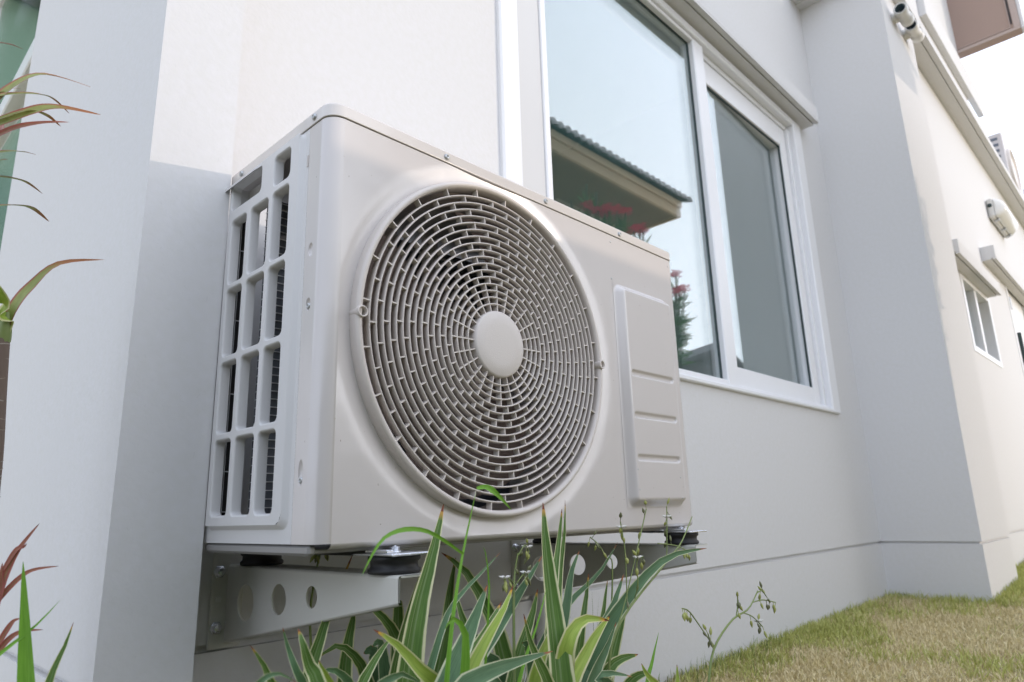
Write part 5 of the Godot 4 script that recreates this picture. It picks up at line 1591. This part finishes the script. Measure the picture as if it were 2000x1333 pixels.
	cane(p, [Vector3(-0.278, 0.099, -0.246), Vector3(-0.305, 0.314, -0.208), Vector3(-0.318, 0.442, -0.158)], 0.011)
	p = thing("dracaena", "bare ringed dracaena stem with two young leaves sprouting at its top", "plant", Vector3(-0.229, -0.430, -0.291), "dracaena stems by the house corner")
	cane(p, [Vector3(-0.231, -0.140, -0.278), Vector3(-0.240, 0.046, -0.294), Vector3(-0.244, 0.115, -0.291), Vector3(-0.251, 0.185, -0.283), Vector3(-0.257, 0.243, -0.273)], 0.0070)
	shoot(p, [Vector3(-0.256, 0.239, -0.274), Vector3(-0.257, 0.255, -0.270), Vector3(-0.258, 0.273, -0.266)])
	leaf(p, [Vector3(-0.256, 0.255, -0.270), Vector3(-0.252, 0.280, -0.263), Vector3(-0.237, 0.311, -0.273), Vector3(-0.213, 0.345, -0.269), Vector3(-0.162, 0.364, -0.272)], 0.016, M.olive)
	leaf(p, [Vector3(-0.257, 0.249, -0.271), Vector3(-0.258, 0.267, -0.267), Vector3(-0.267, 0.279, -0.245), Vector3(-0.284, 0.302, -0.230)], 0.022, M.yellow_green)
	p = thing("red_cordyline", "low plant with narrow dark red leaves at the foot of the house corner", "plant", Vector3(-0.242, -0.430, -0.116))
	leaf(p, [Vector3(-0.252, -0.058, -0.139), Vector3(-0.247, -0.019, -0.141), Vector3(-0.239, 0.006, -0.141), Vector3(-0.225, 0.031, -0.138)], 0.008, M.red)
	leaf(p, [Vector3(-0.256, -0.050, -0.141), Vector3(-0.241, -0.027, -0.140), Vector3(-0.227, -0.014, -0.138), Vector3(-0.205, -0.011, -0.133)], 0.006, M.red)
	leaf(p, [Vector3(-0.249, -0.012, -0.142), Vector3(-0.241, 0.006, -0.141), Vector3(-0.235, 0.009, -0.140), Vector3(-0.233, 0.012, -0.140)], 0.005, M.red)
	leaf(p, [Vector3(-0.247, -0.082, -0.136), Vector3(-0.241, -0.068, -0.136), Vector3(-0.236, -0.059, -0.136), Vector3(-0.231, -0.057, -0.135)], 0.006, M.red)
	leaf(p, [Vector3(-0.250, -0.095, -0.134), Vector3(-0.240, -0.077, -0.135), Vector3(-0.229, -0.069, -0.134), Vector3(-0.212, -0.069, -0.130)], 0.006, M.red)
	leaf(p, [Vector3(-0.253, -0.042, -0.141), Vector3(-0.249, -0.028, -0.141), Vector3(-0.250, -0.014, -0.142), Vector3(-0.250, -0.005, -0.143)], 0.005, M.red)
	p = thing("variegated_lily", "broad green flax lily blades standing before the pale corner wall beside the red leaves", "plant", Vector3(-0.221, -0.430, -0.044), "flax lilies planted under the air conditioner")
	leaf(p, [Vector3(-0.222, -0.430, -0.043), Vector3(-0.219, -0.410, -0.043), Vector3(-0.220, -0.340, -0.047), Vector3(-0.222, -0.270, -0.053), Vector3(-0.225, -0.201, -0.061), Vector3(-0.229, -0.132, -0.072), Vector3(-0.234, -0.083, -0.081), Vector3(-0.239, -0.040, -0.087), Vector3(-0.244, -0.003, -0.091)], 0.018, M.grass)
	leaf(p, [Vector3(-0.219, -0.430, -0.041), Vector3(-0.229, -0.400, -0.046), Vector3(-0.232, -0.330, -0.051), Vector3(-0.232, -0.260, -0.057), Vector3(-0.228, -0.191, -0.064), Vector3(-0.218, -0.122, -0.071), Vector3(-0.213, -0.098, -0.074), Vector3(-0.206, -0.079, -0.075), Vector3(-0.201, -0.059, -0.076)], 0.009, M.cream_edge)
	leaf(p, [Vector3(-0.195, -0.430, -0.036), Vector3(-0.243, -0.422, -0.049), Vector3(-0.270, -0.358, -0.060), Vector3(-0.287, -0.291, -0.069), Vector3(-0.293, -0.222, -0.077), Vector3(-0.285, -0.153, -0.083), Vector3(-0.259, -0.088, -0.086), Vector3(-0.242, -0.071, -0.085), Vector3(-0.227, -0.057, -0.083), Vector3(-0.213, -0.039, -0.081)], 0.005, M.grass)
	shrub(Vector3(2.849, 1.727, 0.750), [Vector3(2.665, 1.939, 0.750), Vector3(2.834, 1.963, 0.800), Vector3(2.635, 1.864, 0.850), Vector3(2.680, 1.826, 0.750), Vector3(2.956, 1.844, 0.800), Vector3(3.141, 1.888, 0.850)], [Vector3(2.667, 1.788, 0.750), Vector3(2.824, 1.828, 0.790), Vector3(2.888, 1.848, 0.750), Vector3(3.030, 1.892, 0.790), Vector3(3.067, 1.879, 0.750), Vector3(2.898, 1.830, 0.790)], "flowering oleander with red clusters and the widest crown, in the strip between the houses")
	shrub(Vector3(3.305, 1.782, 0.850), [Vector3(3.309, 1.812, 0.850)], [Vector3(3.301, 1.847, 0.850), Vector3(3.381, 1.900, 0.850), Vector3(3.416, 1.880, 0.850)], "slender oleander stem with one small red cluster beside the wide oleander")
	shrub(Vector3(3.665, 1.227, 0.800), [Vector3(3.724, 1.422, 0.800), Vector3(3.781, 1.396, 0.800)], [Vector3(3.717, 1.625, 0.800), Vector3(3.740, 1.516, 0.800), Vector3(3.819, 1.533, 0.800), Vector3(3.694, 1.483, 0.800)], "oleander with dark red clusters and thin spiky leaves farthest along the garden strip")
